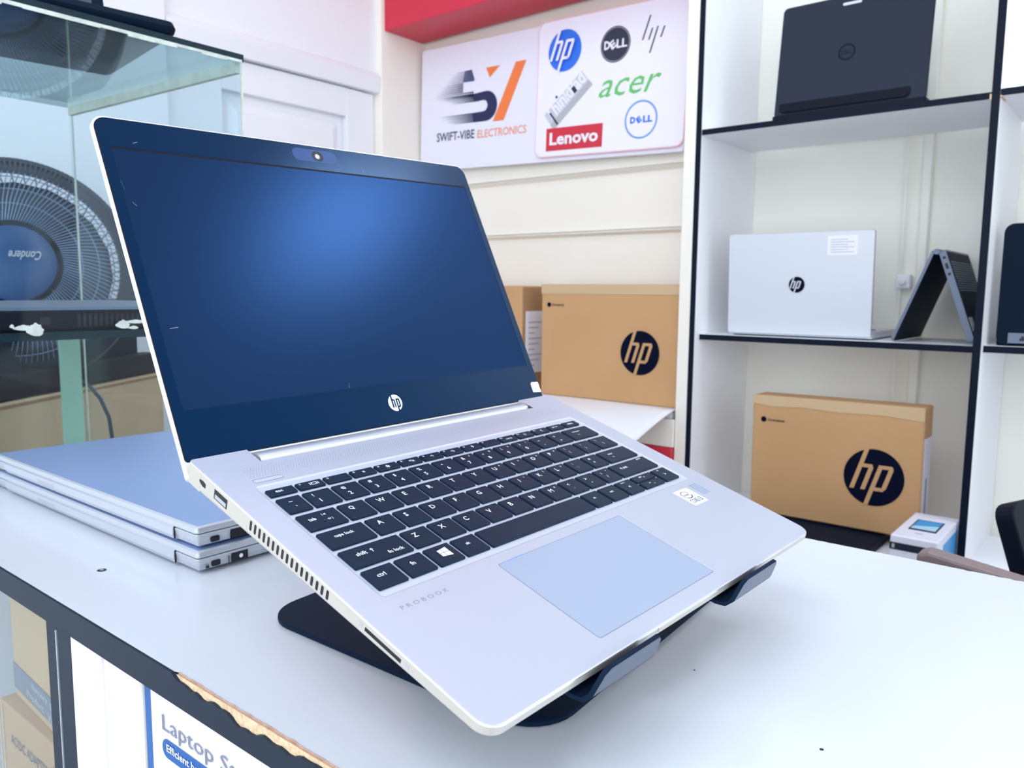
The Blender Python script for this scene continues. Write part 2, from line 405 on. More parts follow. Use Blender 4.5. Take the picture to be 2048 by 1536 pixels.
# screen leg leans left, keyboard leg leans right; spine runs along +Y
Tl = frame((-.072, .0, .002), (0, 1, 0), (apx.x + .072, 0, apx.z - .002))
b = MB(M_slate, M_lapdk); b.loft([rrect(0, .30, 0, .200, .006, z=-.0050), rrect(0, .30, 0, .200, .006, z=0)], mats=[M_slate, M_slate], cap1=False)
b.flat(rrect(0, .30, 0, .200, .006), M_lapdk, Tl, 0); b = MB(M_slate, M_lapdk)
b.loft([rrect(0, .25, 0, .203, .006, z=-.006), rrect(0, .25, 0, .203, .006, z=0)], M_slate, Tl, cap1=False); b.flat(rrect(0, .25, 0, .203, .006), M_lapdk, Tl, 0.0001)
b.obj('lid', L)
Tr = frame((.070, 0, .002), (0, 1, 0), (apx.x - .052, 0, apx.z - .004))
Tr = frame((.071, 0, .003), (0, 1, 0), (-.066, 0, .188))
b = MB(M_slate, M_lapblk)
b.loft([rrect(0, .25, 0, .200, .006, z=0), rrect(0, .25, 0, .200, .006, ins=.0, z=.013)], M_slate, Tr)
b.flat(rrect(.004, .246, .004, .196, .006), M_lapdk, Tr, .0134)
b.obj('base', L)
b = MB(M_slate); 
for k in range(13): b.box(.012, .238, .110 + k * .0052, .1118 + k * .0052, .0136, .0146, M_slate, Tr)
b.obj('vent', L, label='rows of grey vent slots')
b = MB(M_softgrey).box(.012, .05, .022, .052, .0136, .0142, None, Tr); b.obj('sticker', L, label='pale sticker under the base')
b = MB(M_dark)
for (a, c) in ((.182, .187), (.160, .172), (.146, .151)): b.box(-.0006, .0002, a, c, .004, .0095, None, Tr)
b.obj('port', L)
b = MB(M_slate).tube([apx + Vector((.004, .0, .002)), apx + Vector((.004, .25, .002))], .006, 12); b.obj('hinge', L, smooth=True)

# black laptop in the right bay
L = thing('laptop', 'black laptop with silver port block standing in the right shelf bay', 'laptop', (-.257, 1.85, 1.0635))
T = frame((0, .014, .002), (1, 0, 0), (0, .03, 1))
b = MB(M_lapdk); lap_lid(b, .33, .240, .012, M_lapdk, M_lapblk, T, .018); b.obj('lid', L)
b = MB(M_lapdk).box(0, .33, .016, .24, 0, .016).obj('base', L, bevel=.003)
b = MB(M_slate, M_dark); b.box(.022, .075, .004, .024, .012, .0165, M_slate, T); b.prism([(.042, .009), (.052, .009), (.052, .014), (.049, .014), (.049, .018), (.045, .018), (.045, .014), (.042, .014)], .0165, .0172, M_dark, T); b.obj('port', L, label='grey network port block')

# ------------------------------------------------------------------ cartons
def carton(name, label, o, W, H, Dp, T, logo=True, tape=0, cat='box', flap=False, mrk=True, msd=M_cardd, lx=.757, lz=.44, lr=.0575):
    c = thing(name, label, cat, M=T)
    b = MB(M_card, msd)
    b.box(0, W, 0, Dp, 0, H, M_card); ob = b.obj('body', c, bevel=.003, seg=1)
    F = frame((0, -.0004, 0), (1, 0, 0), (0, 0, 1))
    if logo:
        p = MB(M_ink, M_card); hp(p, W * lx, H * lz, lr, M_ink, M_card, F, .0008); p.obj('logo', c, label='large round dark badge with cut out letters')
    if mrk:
        p = MB(M_ink); p.disc(.028, H - .058, .0068, M_ink, F, .0008, 20); txt(p, 'Chromebook', .038, .080, H - .0615, H - .0545, M_ink, F, .0008, .01); p.obj('small_mark', c)
    return c

c = carton('carton', 'brown carton with round dark badge in the wall alcove', None, .440, .317, .075, frame((-1.387, 1.835, .8675), (1, 0, 0), (0, 1, 0)), lx=.742, lz=.432, lr=.0585)
MB(M_tape).box(.0, .44, -.0012, .0, .290, .3165).obj('tape', c, label='pale worn strip along the top edge')
c2 = carton('carton', 'partly hidden brown carton left of the badged alcove carton', None, .42, .312, .14, frame((-1.868, 1.82, .8675), (1, 0, 0), (0, 1, 0)), logo=False, mrk=False)
MB(M_cardd).box(.4202, .4214, .004, .136, .004, .308).obj('side_shade', c2, label='carton side with its shade painted darker brown')  # thin sheet, shade of this side painted as darker card
p = MB(M_signw, M_softgrey); p.box(.4214, .4224, .018, .108, .055, .238, M_signw)
for k in range(9): p.box(.4224, .4227, .03, .06 + .04 * (k % 3) / 2, .075 + k * .016, .079 + k * .016, M_softgrey)
p.obj('shipping_label', c2, label='white printed label')

T = frame((-.752, 1.858, .632), (1, 0, 0), (0, 1, 0))
T = T @ Matrix.Rotation(math.radians(-1.0), 4, 'Z') @ Matrix.Rotation(math.radians(-.6), 4, 'Y')
c = carton('carton', 'brown carton with round dark badge on the lowest shelf', None, .381, .288, .072, T, lx=.745, lz=.43, lr=.064)
MB(M_tape).prism([(.0, .288), (.0, .268), (.05, .262), (.12, .266), (.2, .262), (.30, .264), (.381, .258), (.381, .288)], 0, .0012, T=frame((0, 0, 0), (1, 0, 0), (0, 0, 1))).obj('tape', c, label='strip of pale packing tape along the top')
MB(M_signw, M_grey).box(.3812, .3822, .008, .066, .03, .22).box(.3822, .3825, .03, .04, .04, .13, M_grey).obj('shipping_label', c, label='white label on the side')

L = thing('laptop', 'closed black laptop lying under the carton on the lowest shelf', 'laptop', (-.775, 1.700, .608))
MB(M_lapdk).loft([rrect(0, .335, 0, .24, .03, ins=.004, z=0), rrect(0, .335, 0, .24, .03, z=.004), rrect(0, .335, 0, .24, .03, z=.013)]).obj('base', L)
MB(M_lapdk).loft([rrect(0, .335, 0, .24, .03, z=.0135), rrect(0, .335, 0, .24, .03, z=.020), rrect(0, .335, 0, .24, .03, ins=.003, z=.0225)]).obj('lid', L)

# small white device box
c = thing('product_box', 'small white box with a blue picture on the lowest shelf', 'box', M=frame((-.3765, 1.632, .6085), (1, 0, 0), (0, 1, 0)))
MB(M_signw).box(0, .084, 0, .205, 0, .0925).obj('body', c, bevel=.003)
MB(M_lapblk, M_screenblue, M_screenlt).box(.018, .068, .060, .145, .0925, .0933, M_lapblk).box(.021, .065, .068, .140, .0933, .0937, M_screenblue).add([(.021, .068, .0939), (.065, .068, .0939), (.065, .108, .0939), (.021, .086, .0939)], [(0, 1, 2, 3)], M_screenlt).box(.036, .050, .035, .040, .0925, .0929, M_softgrey).obj('picture', c, label='blue screen picture')
MB(M_lapblk, M_softgrey).box(0, .080, -.0008, 0, .064, .078, M_lapblk).box(.004, .009, -.0012, -.0008, .067, .075, M_softgrey).box(.084, .0848, .05, .18, .025, .075, M_screenblue).obj('printed_band', c, label='dark band along the front')

# ------------------------------------------------------------------ wall sign
a = math.radians(1.85)
SG = frame((-1.988, 1.952, 1.957), (math.cos(a), 0, -math.sin(a)), (math.sin(a), 0, math.cos(a)))
sg = thing('shop_sign', 'wide white shop sign with orange and navy logo and computer brand badges', 'sign', M=SG)
S = Matrix.Scale(.001, 4)
def Z(k): return k
p = MB(M_signw); p.prism(rrect(0, 986, -391, 0, 8), -16, 0, T=S); p.obj('panel', sg)
p = MB(M_signp, M_pink)
p.prism(rrect(498, 990, -380, 6, 24), 0, 9, M_pink, S); p.prism(rrect(501, 988, -377, 3, 22), 9, 9.6, M_signp, S); p.obj('inset_panel', sg, label='raised white inset with a thin pink outline')
p = MB(M_orange, M_navy, M_steel, M_orangep)
p.flat([(406, -87), (447, -87), (364, -255), (320, -255)], M_orange, S, .8)
p.flat([(286, -89), (343, -89), (303, -121)], M_orange, S, .8)
# S shape: solid right bowl plus speed streaks
def arc(cx0, cy0, r, a0, a1, n=10): return [(cx0 + r * math.cos(math.radians(a0 + (a1 - a0) * k / n)), cy0 + r * math.sin(math.radians(a0 + (a1 - a0) * k / n))) for k in range(n + 1)]
outer = arc(290, -205, 46, 90, -90, 14); inner = arc(279, -203, 17, -90, 90, 10)
p.flat([(232, -163)] + outer + [(240, -251), (232, -222)] + inner[:1] + inner[1:] + [(238, -187)], M_navy, S, .8)
p.flat([(188, -120), (240, -120), (225, -87), (196, -88)], M_steel, S, .6)
for k in range(15):
    yy = -89 - k * 6.0
    t = abs(k - 11) / 11.0
    xl = 150 - k * 8.5 if k < 12 else 60 + (k - 12) * 22
    xr = 228 + k * 1.8 if k < 6 else (190 if k < 11 else 236)
    p.flat([(xl, yy - 2), (xr, yy - 4.2), (xr, yy)], M_navy, S, .9)
for k in range(5):
    yy = -163 - k * 5
    p.flat([(100 + k * 9, yy - 2), (262, yy - 4.8), (262, yy + .3)], M_navy, S, .9)
for k in range(6):
    yy = -221 - k * 5
    p.flat([(80 + k * 9 + (k % 2) * 14, yy - 2), (262, yy - 4.8), (262, yy + .3)], M_navy, S, .9)
txt(p, 'SWIFT-VIBE', 76, 244, -300, -272, M_navy, S, .8, .012)
txt(p, 'ELECTRONICS', 257, 456, -301, -276, M_orangep, S, .8, .012)
p.obj('swift_logo', sg, label='orange and navy logo with the shop name')
p = MB(M_logob, M_signp); hp(p, 595, -84, 58, M_logob, M_signp, S, 10.4, .36); p.obj('blue_round_badge', sg)
p = MB(M_charc, M_signp); p.disc(766, -92, 44, M_charc, S, 10.2); p.ring(766, -92, 45, 48, M_charc, S, 10.2)
txt(p, 'D', 730, 749, -103, -80, M_signp, S, 10.6, .04); txt(p, 'LL', 770, 804, -103, -80, M_signp, S, 10.6, .03)
TE = S @ Matrix.Translation((758, -92, 0)) @ Matrix.Rotation(math.radians(35), 4, 'Z'); txt(p, 'E', -9, 9, -11, 11, M_signp, TE, 10.7, .04)
p.obj('dark_round_badge', sg)
p = MB(M_charc)
for (x0, y0, x1, y1) in ((870, -33, 849, -94), (878, -67, 868, -96), (894, -65, 873, -130), (914, -67, 904, -94)):
    p.flat([(x0, y0), (x0 + 4.5, y0), (x1 + 4.5, y1), (x1, y1)], M_charc, S, 10.2)
p.obj('slanted_bar_mark', sg)
p = MB(M_logog); txt(p, 'acer', 714, 897, -230, -184, M_logog, S, 10.2, .002, .45); p.obj('green_wordmark', sg)
p = MB(M_logor, M_signp); p.box(540, 737, -363, -298, 9.6, 10.4, M_logor, S); txt(p, 'Lenovo', 553, 723, -347, -311, M_signp, S, 10.8, .03); p.obj('red_wordmark', sg)
p = MB(M_logoring, M_logob); p.ring(859, -300, 46, 51, M_logoring, S, 10.2)
txt(p, 'D', 826, 842, -309, -291, M_logob, S, 10.4, .05); txt(p, 'LL', 866, 895, -309, -291, M_logob, S, 10.4, .04)
TE = S @ Matrix.Translation((853, -300, 0)) @ Matrix.Rotation(math.radians(35), 4, 'Z'); txt(p, 'E', -7, 7, -8, 8, M_logob, TE, 10.5, .05)
p.obj('blue_ring_badge', sg)
TT = S @ Matrix.Translation((568, -270, 0)) @ Matrix.Rotation(math.radians(41), 4, 'Z')
p = MB(M_grlogo, M_softgrey, M_charc); p.flat([(-22, -4), (148, -4), (148, 34), (-22, 34)], M_grlogo, TT, 10.0); p.flat([(-24, -24), (150, -24), (150, -4), (-24, -4)], M_softgrey, TT, 10.0)
txt(p, 'ThinkPad', -18, 144, 0, 44, M_signp, TT, 10.3, .03); p.flat([(-6, -22), (0, -22), (0, 24), (-6, 24)], M_charc, TT, 10.6); p.flat([(92, 2), (104, 2), (104, 22), (92, 22)], M_charc, TT, 10.6)
p.disc(42, 42, 4, M_charc, TT, 10.6, 16); p.obj('silver_wordmark', sg)

# ------------------------------------------------------------------ white cloth table in the alcove, red board under it
tb = thing('draped_table', 'table under a white cloth in the wall alcove', 'table', (-1.5, 1.8, 0))
g = []; nx, ny = 44, 20
for j in range(ny + 1):
    for i in range(nx + 1):
        x = -1.985 + (1.985 - .940) * i / nx; y = 1.965 - (1.965 - 1.60) * j / ny
        e = max(0, (1.80 - y) / .20); rr_ = max(0, (x + 1.16) / .22)
        z = .8655 - .058 * (e ** 1.15) * min(1, rr_) ** 1.3 - .004 * e * math.sin(x * 40) ** 2 * min(1, e)
        g.append((x - .5 * max(0, rr_ - .6) * 0, y, z))
fs = [(j * (nx + 1) + i, j * (nx + 1) + i + 1, (j + 1) * (nx + 1) + i + 1, (j + 1) * (nx + 1) + i) for j in range(ny) for i in range(nx)]
# hanging hem at the front
base = len(g)
for i in range(nx + 1):
    p0 = g[ny * (nx + 1) + i]; g.append((p0[0], p0[1] - .006 + .004 * math.sin(i * .9), p0[2] - .03))
for i in range(nx): fs.append((ny * (nx + 1) + i, ny * (nx + 1) + i + 1, base + i + 1, base + i))
cl = MB(M_wall); cl.add(g, fs); o = cl.obj('tablecloth', tb, smooth=True); o.location = (1.5, -1.8, 0)
md = o.modifiers.new('thick', 'SOLIDIFY'); md.thickness = .0015; md.offset = -1
MB(M_wall).box(-1.98, -.945, 1.805, 1.965, .845, .861).obj('tabletop', tb).location = (1.5, -1.8, 0)
MB(M_cream).box(-1.98, -.9345, 1.792, 1.80, .774, .845).obj('apron', tb).location = (1.5, -1.8, 0)
for x, y in ((-1.96, 1.82), (-1.02, 1.82), (-1.96, 1.94), (-.97, 1.94)):
    MB(M_lapblk).box(x - .012, x + .012, y - .012, y + .012, 0, .845).obj('leg', tb).location = (1.5, -1.8, 0)
tag(MB(M_red).box(-1.93, -.9345, 1.785, 1.80, .02, .772).obj('red_board', bevel=.002), 'red board standing below the white cloth in the alcove', 'board')

# ------------------------------------------------------------------ counter
ct = thing('shop_counter', 'white topped shop counter with chipped dark edge band', 'counter', (0, .2, 0))
CT = Matrix.Translation((0, -.2, 0))
def cobj(b, nm, **k):
    o = b.obj(nm, ct, **k); o.location = (0, -.2, 0); return o
rng = random.Random(7)
# top slab: front upper edge chipped between x -.44 and -.22
xs = [-.951]; x = -.665
while x < .6: xs.append(x); x += .0035
xs.append(1.5)
top_v = []; nz = len(xs); chip = []
for x in xs:
    d = 0.0
    if -.412 < x < -.10: d = .0006 + .0008 * rng.random()
    elif -.66 < x < -.425: d = .0002 * rng.random() ** 6
    chip.append(d)
b = MB(M_white, M_band, M_wood, M_wooddk)
b.add([(x, .2095 + chip[i], .950) for i, x in enumerate(xs)] + [(x, .690 - (.0015 * rng.random() ** 4 if i % 3 == 0 and x > -.4 else 0), .950) for i, x in enumerate(xs)], [(i, i + 1, nz + i + 1, nz + i) for i in range(nz - 1)], M_white)
b.box(-.951, 1.5, .212, .688, .932, .9495, M_white)
cobj(b, 'countertop')
# band with torn upper edge
dep = []
for i, x in enumerate(xs):
    if -.412 < x < -.12:
        t = (x + .412) / .008
        dep.append(min(1, t) * (.0052 + .0014 * math.sin(x * 70) + .0012 * math.sin(x * 163 + 1) + .0007 * math.sin(x * 410) + .0005 * rng.random()))
    else: dep.append(.0)
b = MB(M_band)
b.add([(x, .208, .932) for x in xs] + [(x, .208, .950 - dep[i]) for i, x in enumerate(xs)] + [(x, .2098, .950 - dep[i]) for i, x in enumerate(xs)] + [(x, .2098, .932) for x in xs],
      [(i, i + 1, nz + i + 1, nz + i) for i in range(nz - 1)] + [(nz + i, nz + i + 1, 2 * nz + i + 1, 2 * nz + i) for i in range(nz - 1)] + [(3 * nz + i, 3 * nz + i + 1, i + 1, i) for i in range(nz - 1)])
b.box(-.951, 1.5, .2083, .212, .9312, .9322)
cobj(b, 'edge_band')
b = MB(M_wood, M_wooddk)
b.add([(x, .2096, .938) for x in xs] + [(x, .2096 + .3 * chip[i], .9490) for i, x in enumerate(xs)] + [(x, .2100 + chip[i], .9503) for i, x in enumerate(xs)],
      [(i, i + 1, nz + i + 1, nz + i) for i in range(nz - 1)], M_wood)
b.f += [(len(b.v) - 3 * nz + nz + i, len(b.v) - 3 * nz + nz + i + 1, len(b.v) - 3 * nz + 2 * nz + i + 1, len(b.v) - 3 * nz + 2 * nz + i) for i in range(nz - 1) if -.412 < xs[i] < -.12]
b.m += [b.mi(M_wooddk)] * (len(b.f) - len(b.m))
cobj(b, 'board_core', label='bare particle board showing where the band has torn away')
cobj(MB(M_band).box(-.5985, -.580, .212, .232, 0, .932).box(-.5785, -.5570, .2115, .232, 0, .932), 'door_stile')
cobj(MB(M_chrome).box(-.5798, -.5787, .2106, .228, 0, .926), 'metal_strip', label='thin bright line between the two stiles')
cobj(MB(M_shelfw).box(-.5570, -.5115, .2118, .233, 0, .931), 'white_panel')
cobj(MB(M_cream).box(-.5095, -.5050, .2122, .233, 0, .931).box(-.5050, -.4642, .2140, .236, 0, .931), 'cream_panel', bevel=.0015)
cobj(MB(M_cabin).box(-.951, 1.5, .640, .655, 0, .932).box(-.951, 1.5, .24, .64, .545, .56).box(-.951, 1.5, .24, .64, 0.02, .04), 'carcass')
for xx in (1.485, -.951, -.18): cobj(MB(M_shelfw).box(xx, xx + .015, .24, .64, .04, .932), 'side_panel')
b = MB(M_lapblk, M_softgrey); b.disc(-.608, .256, .0034, M_lapblk, I4, .9502, 18); b.disc(-.608, .256, .0015, M_softgrey, I4, .9504, 14)
cobj(b, 'screw_hole', label='small dark ringed hole')
for (x, y, r) in ((-.108, .366, .0010), (-.190, .4, .0006)): cobj(MB(M_lapblk).disc(x, y, r, None, I4, .9502, 8), 'speck')
gl = cobj(MB(M_glass).box(-.935, -.600, .2145, .2175, .04, .930), 'glass_front', label='glass pane left of the dark stile')

# cartons inside the counter
c = thing('carton', 'brown accessory carton with dark label band behind the counter glass', 'box', M=Matrix.Translation((-.770, .2445, .8005)) @ Matrix.Rotation(math.radians(-3), 4, 'Z'))
MB(mat('cardboard_tan', (204, 166, 120), .8, bump=.1, bscale=300, var=.08, vscale=20), M_card).box(0, .135, 0, .10, 0, .122).obj('body', c, bevel=.0015)
p = MB(M_slate, M_softgrey); F = frame((0, -.0003, 0), (1, 0, 0), (0, 0, 1)); p.box(.001, .134, .008, .031, 0, .0004, M_slate, F)
txt(p, 'Battery', .050, .088, .021, .028, M_softgrey, F, .0006, .02); txt(p, 'Product', .036, .078, .011, .018, M_softgrey, F, .0006, .02); txt(p, 'Spec', .092, .12, .018, .026, M_softgrey, F, .0006, .02); txt(p, 'Volt', .086, .11, .009, .016, M_softgrey, F, .0006, .02)
p.obj('label_band', c, label='grey band with pale lettering')
c = thing('carton', 'brown adapter carton lying at the bottom left behind the counter glass', 'box', M=Matrix.Translation((-.7745, .233, .5605)))
MB(M_card, M_cardd).box(0, .15, 0, .13, 0, .2395).obj('body', c, bevel=.0012)
p = MB(M_charc); txt(p, 'AC/DC ADAPTER', .024, .104, .2065, .2155, M_charc, frame((0, -.0003, 0), (1, 0, 0), (0, 0, 1)), .0004, .005); p.obj('print', c)
MB(M_cardp).box(.0, .003, -.0012, 0, 0, .238).box(.006, .009, -.0012, 0, 0, .238).obj('folded_edge', c)
c = thing('stand_box', 'white laptop stand box with blue spine under the counter edge', 'box', M=Matrix.Translation((-.4635, .2165, .5605)))
MB(M_signw, M_blue).box(.0075, .27, 0, .05, 0, .365, M_signw).box(0, .0075, 0, .05, 0, .365, M_blue).obj('body', c)
p = MB(M_grey, M_blue, M_signw); F = frame((0, -.0003, 0), (1, 0, 0), (0, 0, 1))
txt(p, 'Laptop Stand', .0215, .1295, .3385, .3515, M_grey, F, .0004)
p.prism(rrect(.0208, .112, .3250, .3368, .0058), .0002, .0004, M_blue, F); txt(p, 'Efficient heat dissipation', .0265, .1045, .3282, .3345, M_signw, F, .0008, .02)
p.obj('print', c, label='grey title over a blue pill with white words')

# ------------------------------------------------------------------ laptop stand
def lapm():
    A = [[0.0376849, -0.953344, 0.2995246], [0.9990281, 0.0290851, -0.0331199], [0.0228629, 0.3004816, 0.9535135]]
    o = [-0.178441, 0.208535, 1.002181]
    return Matrix(((A[0][0], A[0][1], A[0][2], o[0]), (A[1][0], A[1][1], A[1][2], o[1]), (A[2][0], A[2][1], A[2][2], o[2]), (0, 0, 0, 1)))
LM = lapm()
MM = LM @ Matrix.Scale(.001, 4)
st = thing('laptop_stand', 'black metal desk stand holding the large open laptop', 'stand', (-.33, .39, .950))
STI = Matrix.Translation((.33, -.39, -.950))
b = MB(M_stand)
def plate(ins, z): return [(x - .07 * (y - .285), y + .02 * (x + .33), zz) for x, y, zz in rrect(-.4395, -.2125, .2845, .530, .028, 8, ins, z)]
b.loft([plate(.0008, .9503), plate(0, .9508), plate(0, .9530), plate(.0008, .9535)], T=STI)
b.obj('base_plate', st)
for (xa, xb) in ((57, 107), (187, 235)):
    prof = [(120, -14.6), (60, -12.6), (10, -11.1), (2, -10.8), (-2.5, -9.6), (-4.6, -6.5), (-5.0, -2), (-5.2, 3), (-5.2, 5.4)]
    xl = [xa - 2, xa - 2, xa - 2, xa - 1.5, xa - 1, xa, xa + 1.5, xa + 4.0, xa + 8]
    xr = [xb + 2, xb + 2, xb + 2, xb + 1.5, xb + 1, xb, xb, xb - .3, xb - 2.5]
    th = 2.3; secs = []
    for i, (y, z) in enumerate(prof):
        y0, z0 = prof[max(i - 1, 0)]; y1, z1 = prof[min(i + 1, len(prof) - 1)]
        dy, dz = y1 - y0, z1 - z0; l = math.hypot(dy, dz); ny_, nz_ = dz / l, -dy / l   # normal away from the laptop
        secs.append([(xl[i], y, z), (xr[i], y, z), (xr[i], y - ny_ * -0 + (-th if False else 0) + 0, z)][:2] + [(xr[i], y + (-abs(ny_) * th), z - abs(nz_) * th), (xl[i], y + (-abs(ny_) * th), z - abs(nz_) * th)])
    b = MB(M_stand); b.loft(secs, T=STI @ MM); b.obj('arm', st, bevel=.0005, seg=2)
    ym = prof[-1][0] - th
    f = MB(M_stand2); f.flat([(xa + 3.0, -7.15 + 0, -6.0), (0, 0, 0)][:0] or [(0, 0)] * 0 + [], M_stand2) if False else None
    fv = []
    for i in (5, 6, 7, 8):
        y, z = prof[i]; y = min(y - th * .98, -6.9) - .15
        fv.append((xl[i] + .7, y, min(z, 5.0))); fv.append((xr[i] - .7, y, min(z, 5.0)))
    f.add(fv, [(0, 1, 3, 2), (2, 3, 5, 4), (4, 5, 7, 6)], M_stand2, STI @ MM); f.obj('front_lip_sheen', st, label='outer face of the black holding lip with its reflection painted grey')
MB(M_stand).box(55, 237, 62, 200, -19.2, -16.9, T=STI @ MM).obj('support_panel', st, bevel=.0005)
MB(M_stand).box(-.345, -.341, .33, .46, .9535, 1.0265, T=STI).box(-.36, -.325, .33, .46, .9535, .9575, T=STI).obj('riser', st, bevel=.0008)

# ------------------------------------------------------------------ the large open laptop
LP = thing('laptop', 'large open silver laptop with dark screen on the black stand', 'laptop', M=LM)
S3 = Matrix.Scale(.001, 4)
W, YB = 308.0, 216.4
side = lambda x, y: -(4.3 + .030 * y)
low = lambda x, y: -(6.2 + .032 * y)
bot = lambda x, y: -(7.0 + .032 * y)
R4 = [9, 9, .3, .3]
b = MB(M_deck, M_edge, M_tray, M_chrome, M_dark)
n_ = 6
secs = [rrect(0, W, 0, YB, R4, n_, 9, bot), rrect(0, W, 0, YB, R4, n_, 4, low), rrect(0, W, 0, YB, R4, n_, .6, lambda x, y: -(5.3 + .031 * y)), rrect(0, W, 0, YB, R4, n_, 0, side), rrect(0, W, 0, YB, R4, n_, 0, -.9), rrect(0, W, 0, YB, R4, n_, .25, -.25), rrect(0, W, 0, YB, R4, n_, .9, 0),
        rrect(15.8, 289.5, 83.2, 192, 3, n_, 0, 0), rrect(15.8, 289.5, 83.2, 192, 3, n_, .4, -.15), rrect(15.8, 289.5, 83.2, 192, 3, n_, 1.2, -.5)]
b.loft(secs, T=S3, mats=[M_edge, M_edge, M_edge, M_edge, M_chrome, M_deck, M_deck, M_tray, M_tray])
for x0, x1 in ((0, 34.6), (270.4, W)):
    rs = [.1, .1, 2.5 if x1 == W else .1, 2.5 if x0 == 0 else .1]
    b.loft([rrect(x0, x1, YB, 231, rs, n_, 2, -14), rrect(x0, x1, YB, 231, rs, n_, 0, -12), rrect(x0, x1, YB, 231, rs, n_, 0, -3.0), rrect(x0, x1, YB, 231, rs, n_, .0, -.9), rrect(x0, x1, YB - 1.6, 231, rs, n_, .25, -.25), rrect(x0, x1, YB - 1.6, 231, rs, n_, .3, .012)], T=S3, mats=[M_edge, M_edge, M_edge, M_edge, M_deck])
b.box(34.6, 270.4, YB, 230, -14, -9, M_edge, S3)
ch = b.obj('chassis', LP)
# hinge bar
hb = MB(M_chrome, M_dark)
prof = [(216.6, -3.5), (217.6, -.9), (219.5, .35), (222, .7), (225, .2), (229, -1.5), (233, -4.4), (233, -9), (217, -9)]
hb.loft([[(x, y, z) for y, z in prof] for x in (36.0, 268.2)], mat('satin_hinge', (200, 204, 214), .36, .6), S3); hb.obj('hinge_cover', LP, smooth=True, label='bright satin bar between deck and screen')
hd = MB(M_dark); hd.flat([(268.2, 217.2), (270.3, 217.2), (270.3, 224), (268.2, 224)], M_dark, S3, .05); hd.flat([(266.5, 216.0), (270.6, 215.2), (270.6, 220), (268.0, 218.6)], M_dark, S3, .15); hd.obj('hinge_gap', LP)
# speaker holes
b = MB(M_softgrey)
for j in range(7):
    for i in range(150):
        x = 19.5 + i * 1.78 + (j % 2) * .89; y = 200.8 + j * 1.65
        if x > 286: continue
        b.flat([(x - .33, y), (x, y - .33), (x + .33, y), (x, y + .33)], M_grey, S3, .04)
b.obj('speaker_grille', LP)
b = MB(M_tray, M_grey, M_chrome); b.flat(rrect(18.6, 36.4, 194.7, 198.3, .9), M_grey, S3, .05); b.prism(rrect(18.95, 36.05, 195.1, 197.9, .7), .05, .12, M_tray, S3); b.flat([(18.8, 198.2), (36.2, 198.2), (36.2, 198.45), (18.8, 198.45)], M_chrome, S3, .13); b.obj('power_button', LP)
b = MB(M_pad, M_grey, M_chrome); b.flat(rrect(83.6, 193.2, 10.5, 76.4, 1.8), M_grey, S3, .04); b.prism(rrect(84.0, 192.8, 10.9, 76.0, 1.5), .04, .10, M_pad, S3)
b.flat([(192.9, 11.5), (193.4, 11.5), (193.4, 75.6), (192.9, 75.6)], M_chrome, S3, .12); b.flat([(84.6, 76.05), (104, 76.05), (104, 76.7), (84.6, 76.3)], M_logoring, S3, .12); b.obj('touchpad', LP)
b = MB(M_grey); txt(b, 'P R O B O O K', 18.4, 46.8, 72.4, 75.0, M_grey, S3, .05); b.obj('model_lettering', LP)
# side ports on x=0
FS = frame((-.00005, 0, 0), (0, -1, 0), (0, 0, 1)) @ Matrix.Scale(.001, 4)   # local x = -y(mm), y = z, outward = -x
b = MB(M_dark)
for k in range(17):
    y = -(166.2 - k * 4.03)
    b.prism(rrect(y - .95, y + .95, -6.3 - .012 * (100 - k * 4), -1.9, .9, 3), -.2, .02, M_dark, FS)
b.obj('side_vent', LP)
b = MB(M_dark, M_chrome); b.prism([(-217.5, -4.6), (-214, -4.1), (-211, -4.6), (-211, -7.2), (-214, -7.4), (-217.5, -6.0)], -.2, .02, M_dark, FS); b.obj('lock_slot', LP)
b = MB(M_dark, M_slate, M_softgrey); b.prism([(-202, -2.6), (-189, -2.6), (-189, -8.0), (-202, -8.0)], -.2, .02, M_dark, FS); b.prism([(-201, -5.2), (-190, -5.2), (-190, -7.4), (-201, -7.4)], .02, .10, M_softgrey, FS); b.obj('usb_port', LP)
b = MB(M_dark, M_softgrey); b.prism([(-74.5, -3.0), (-50.6, -3.0), (-50.6, -4.9), (-74.5, -4.9)], -.2, .02, M_dark, FS); b.flat(rrect(-48.2, -45.6, -4.6, -2.8, .3, 2), M_softgrey, FS, .03); b.disc(-43.6, -3.9, .3, M_softgrey, FS, .03, 8); b.flat(rrect(-78.6, -76.4, -4.9, -2.7, .3, 2), M_softgrey, FS, .03); b.obj('card_slot', LP)
b = MB(M_chrome); b.box(118, 167, -.6, .5, -3.0, -.6, M_edge, S3); b.obj('front_notch', LP)
# stickers
b = MB(M_signw, M_charc, M_softgrey); b.prism(rrect(256.5, 274.0, 59.0, 77.0, .4), .04, .12, M_signw, S3)
b.ring(263.8, 70.6, 3.6, 4.1, M_charc, S3, .16, 28, 0.2, 5.9, 1.15); b.ring(263.8, 70.6, 3.5, 4.3, M_charc, S3, .17, 14, -2.2, -.3, 1.15); txt(b, 'intel', 260.6, 266.6, 69.6, 72.0, M_charc, S3, .17, .01)
txt(b, 'CORE', 258.6, 267.2, 61.2, 65.4, M_charc, S3, .17, .01); txt(b, 'i3', 268.2, 271.8, 61.2, 65.6, M_charc, S3, .17, .01); b.obj('processor_sticker', LP, label='white square processor sticker')
b = MB(M_softgrey, M_chrome, M_pad, M_grey); b.flat(rrect(279.2, 288.6, 65.3, 77.8, .6), M_grey, S3, .03); b.prism(rrect(279.5, 288.3, 65.6, 77.5, .5), .03, .05, M_pad, S3); b.flat([(288.3, 66), (288.9, 66), (288.9, 77.5), (288.3, 77.5)], M_chrome, S3, .07); b.obj('fingerprint_reader', LP)

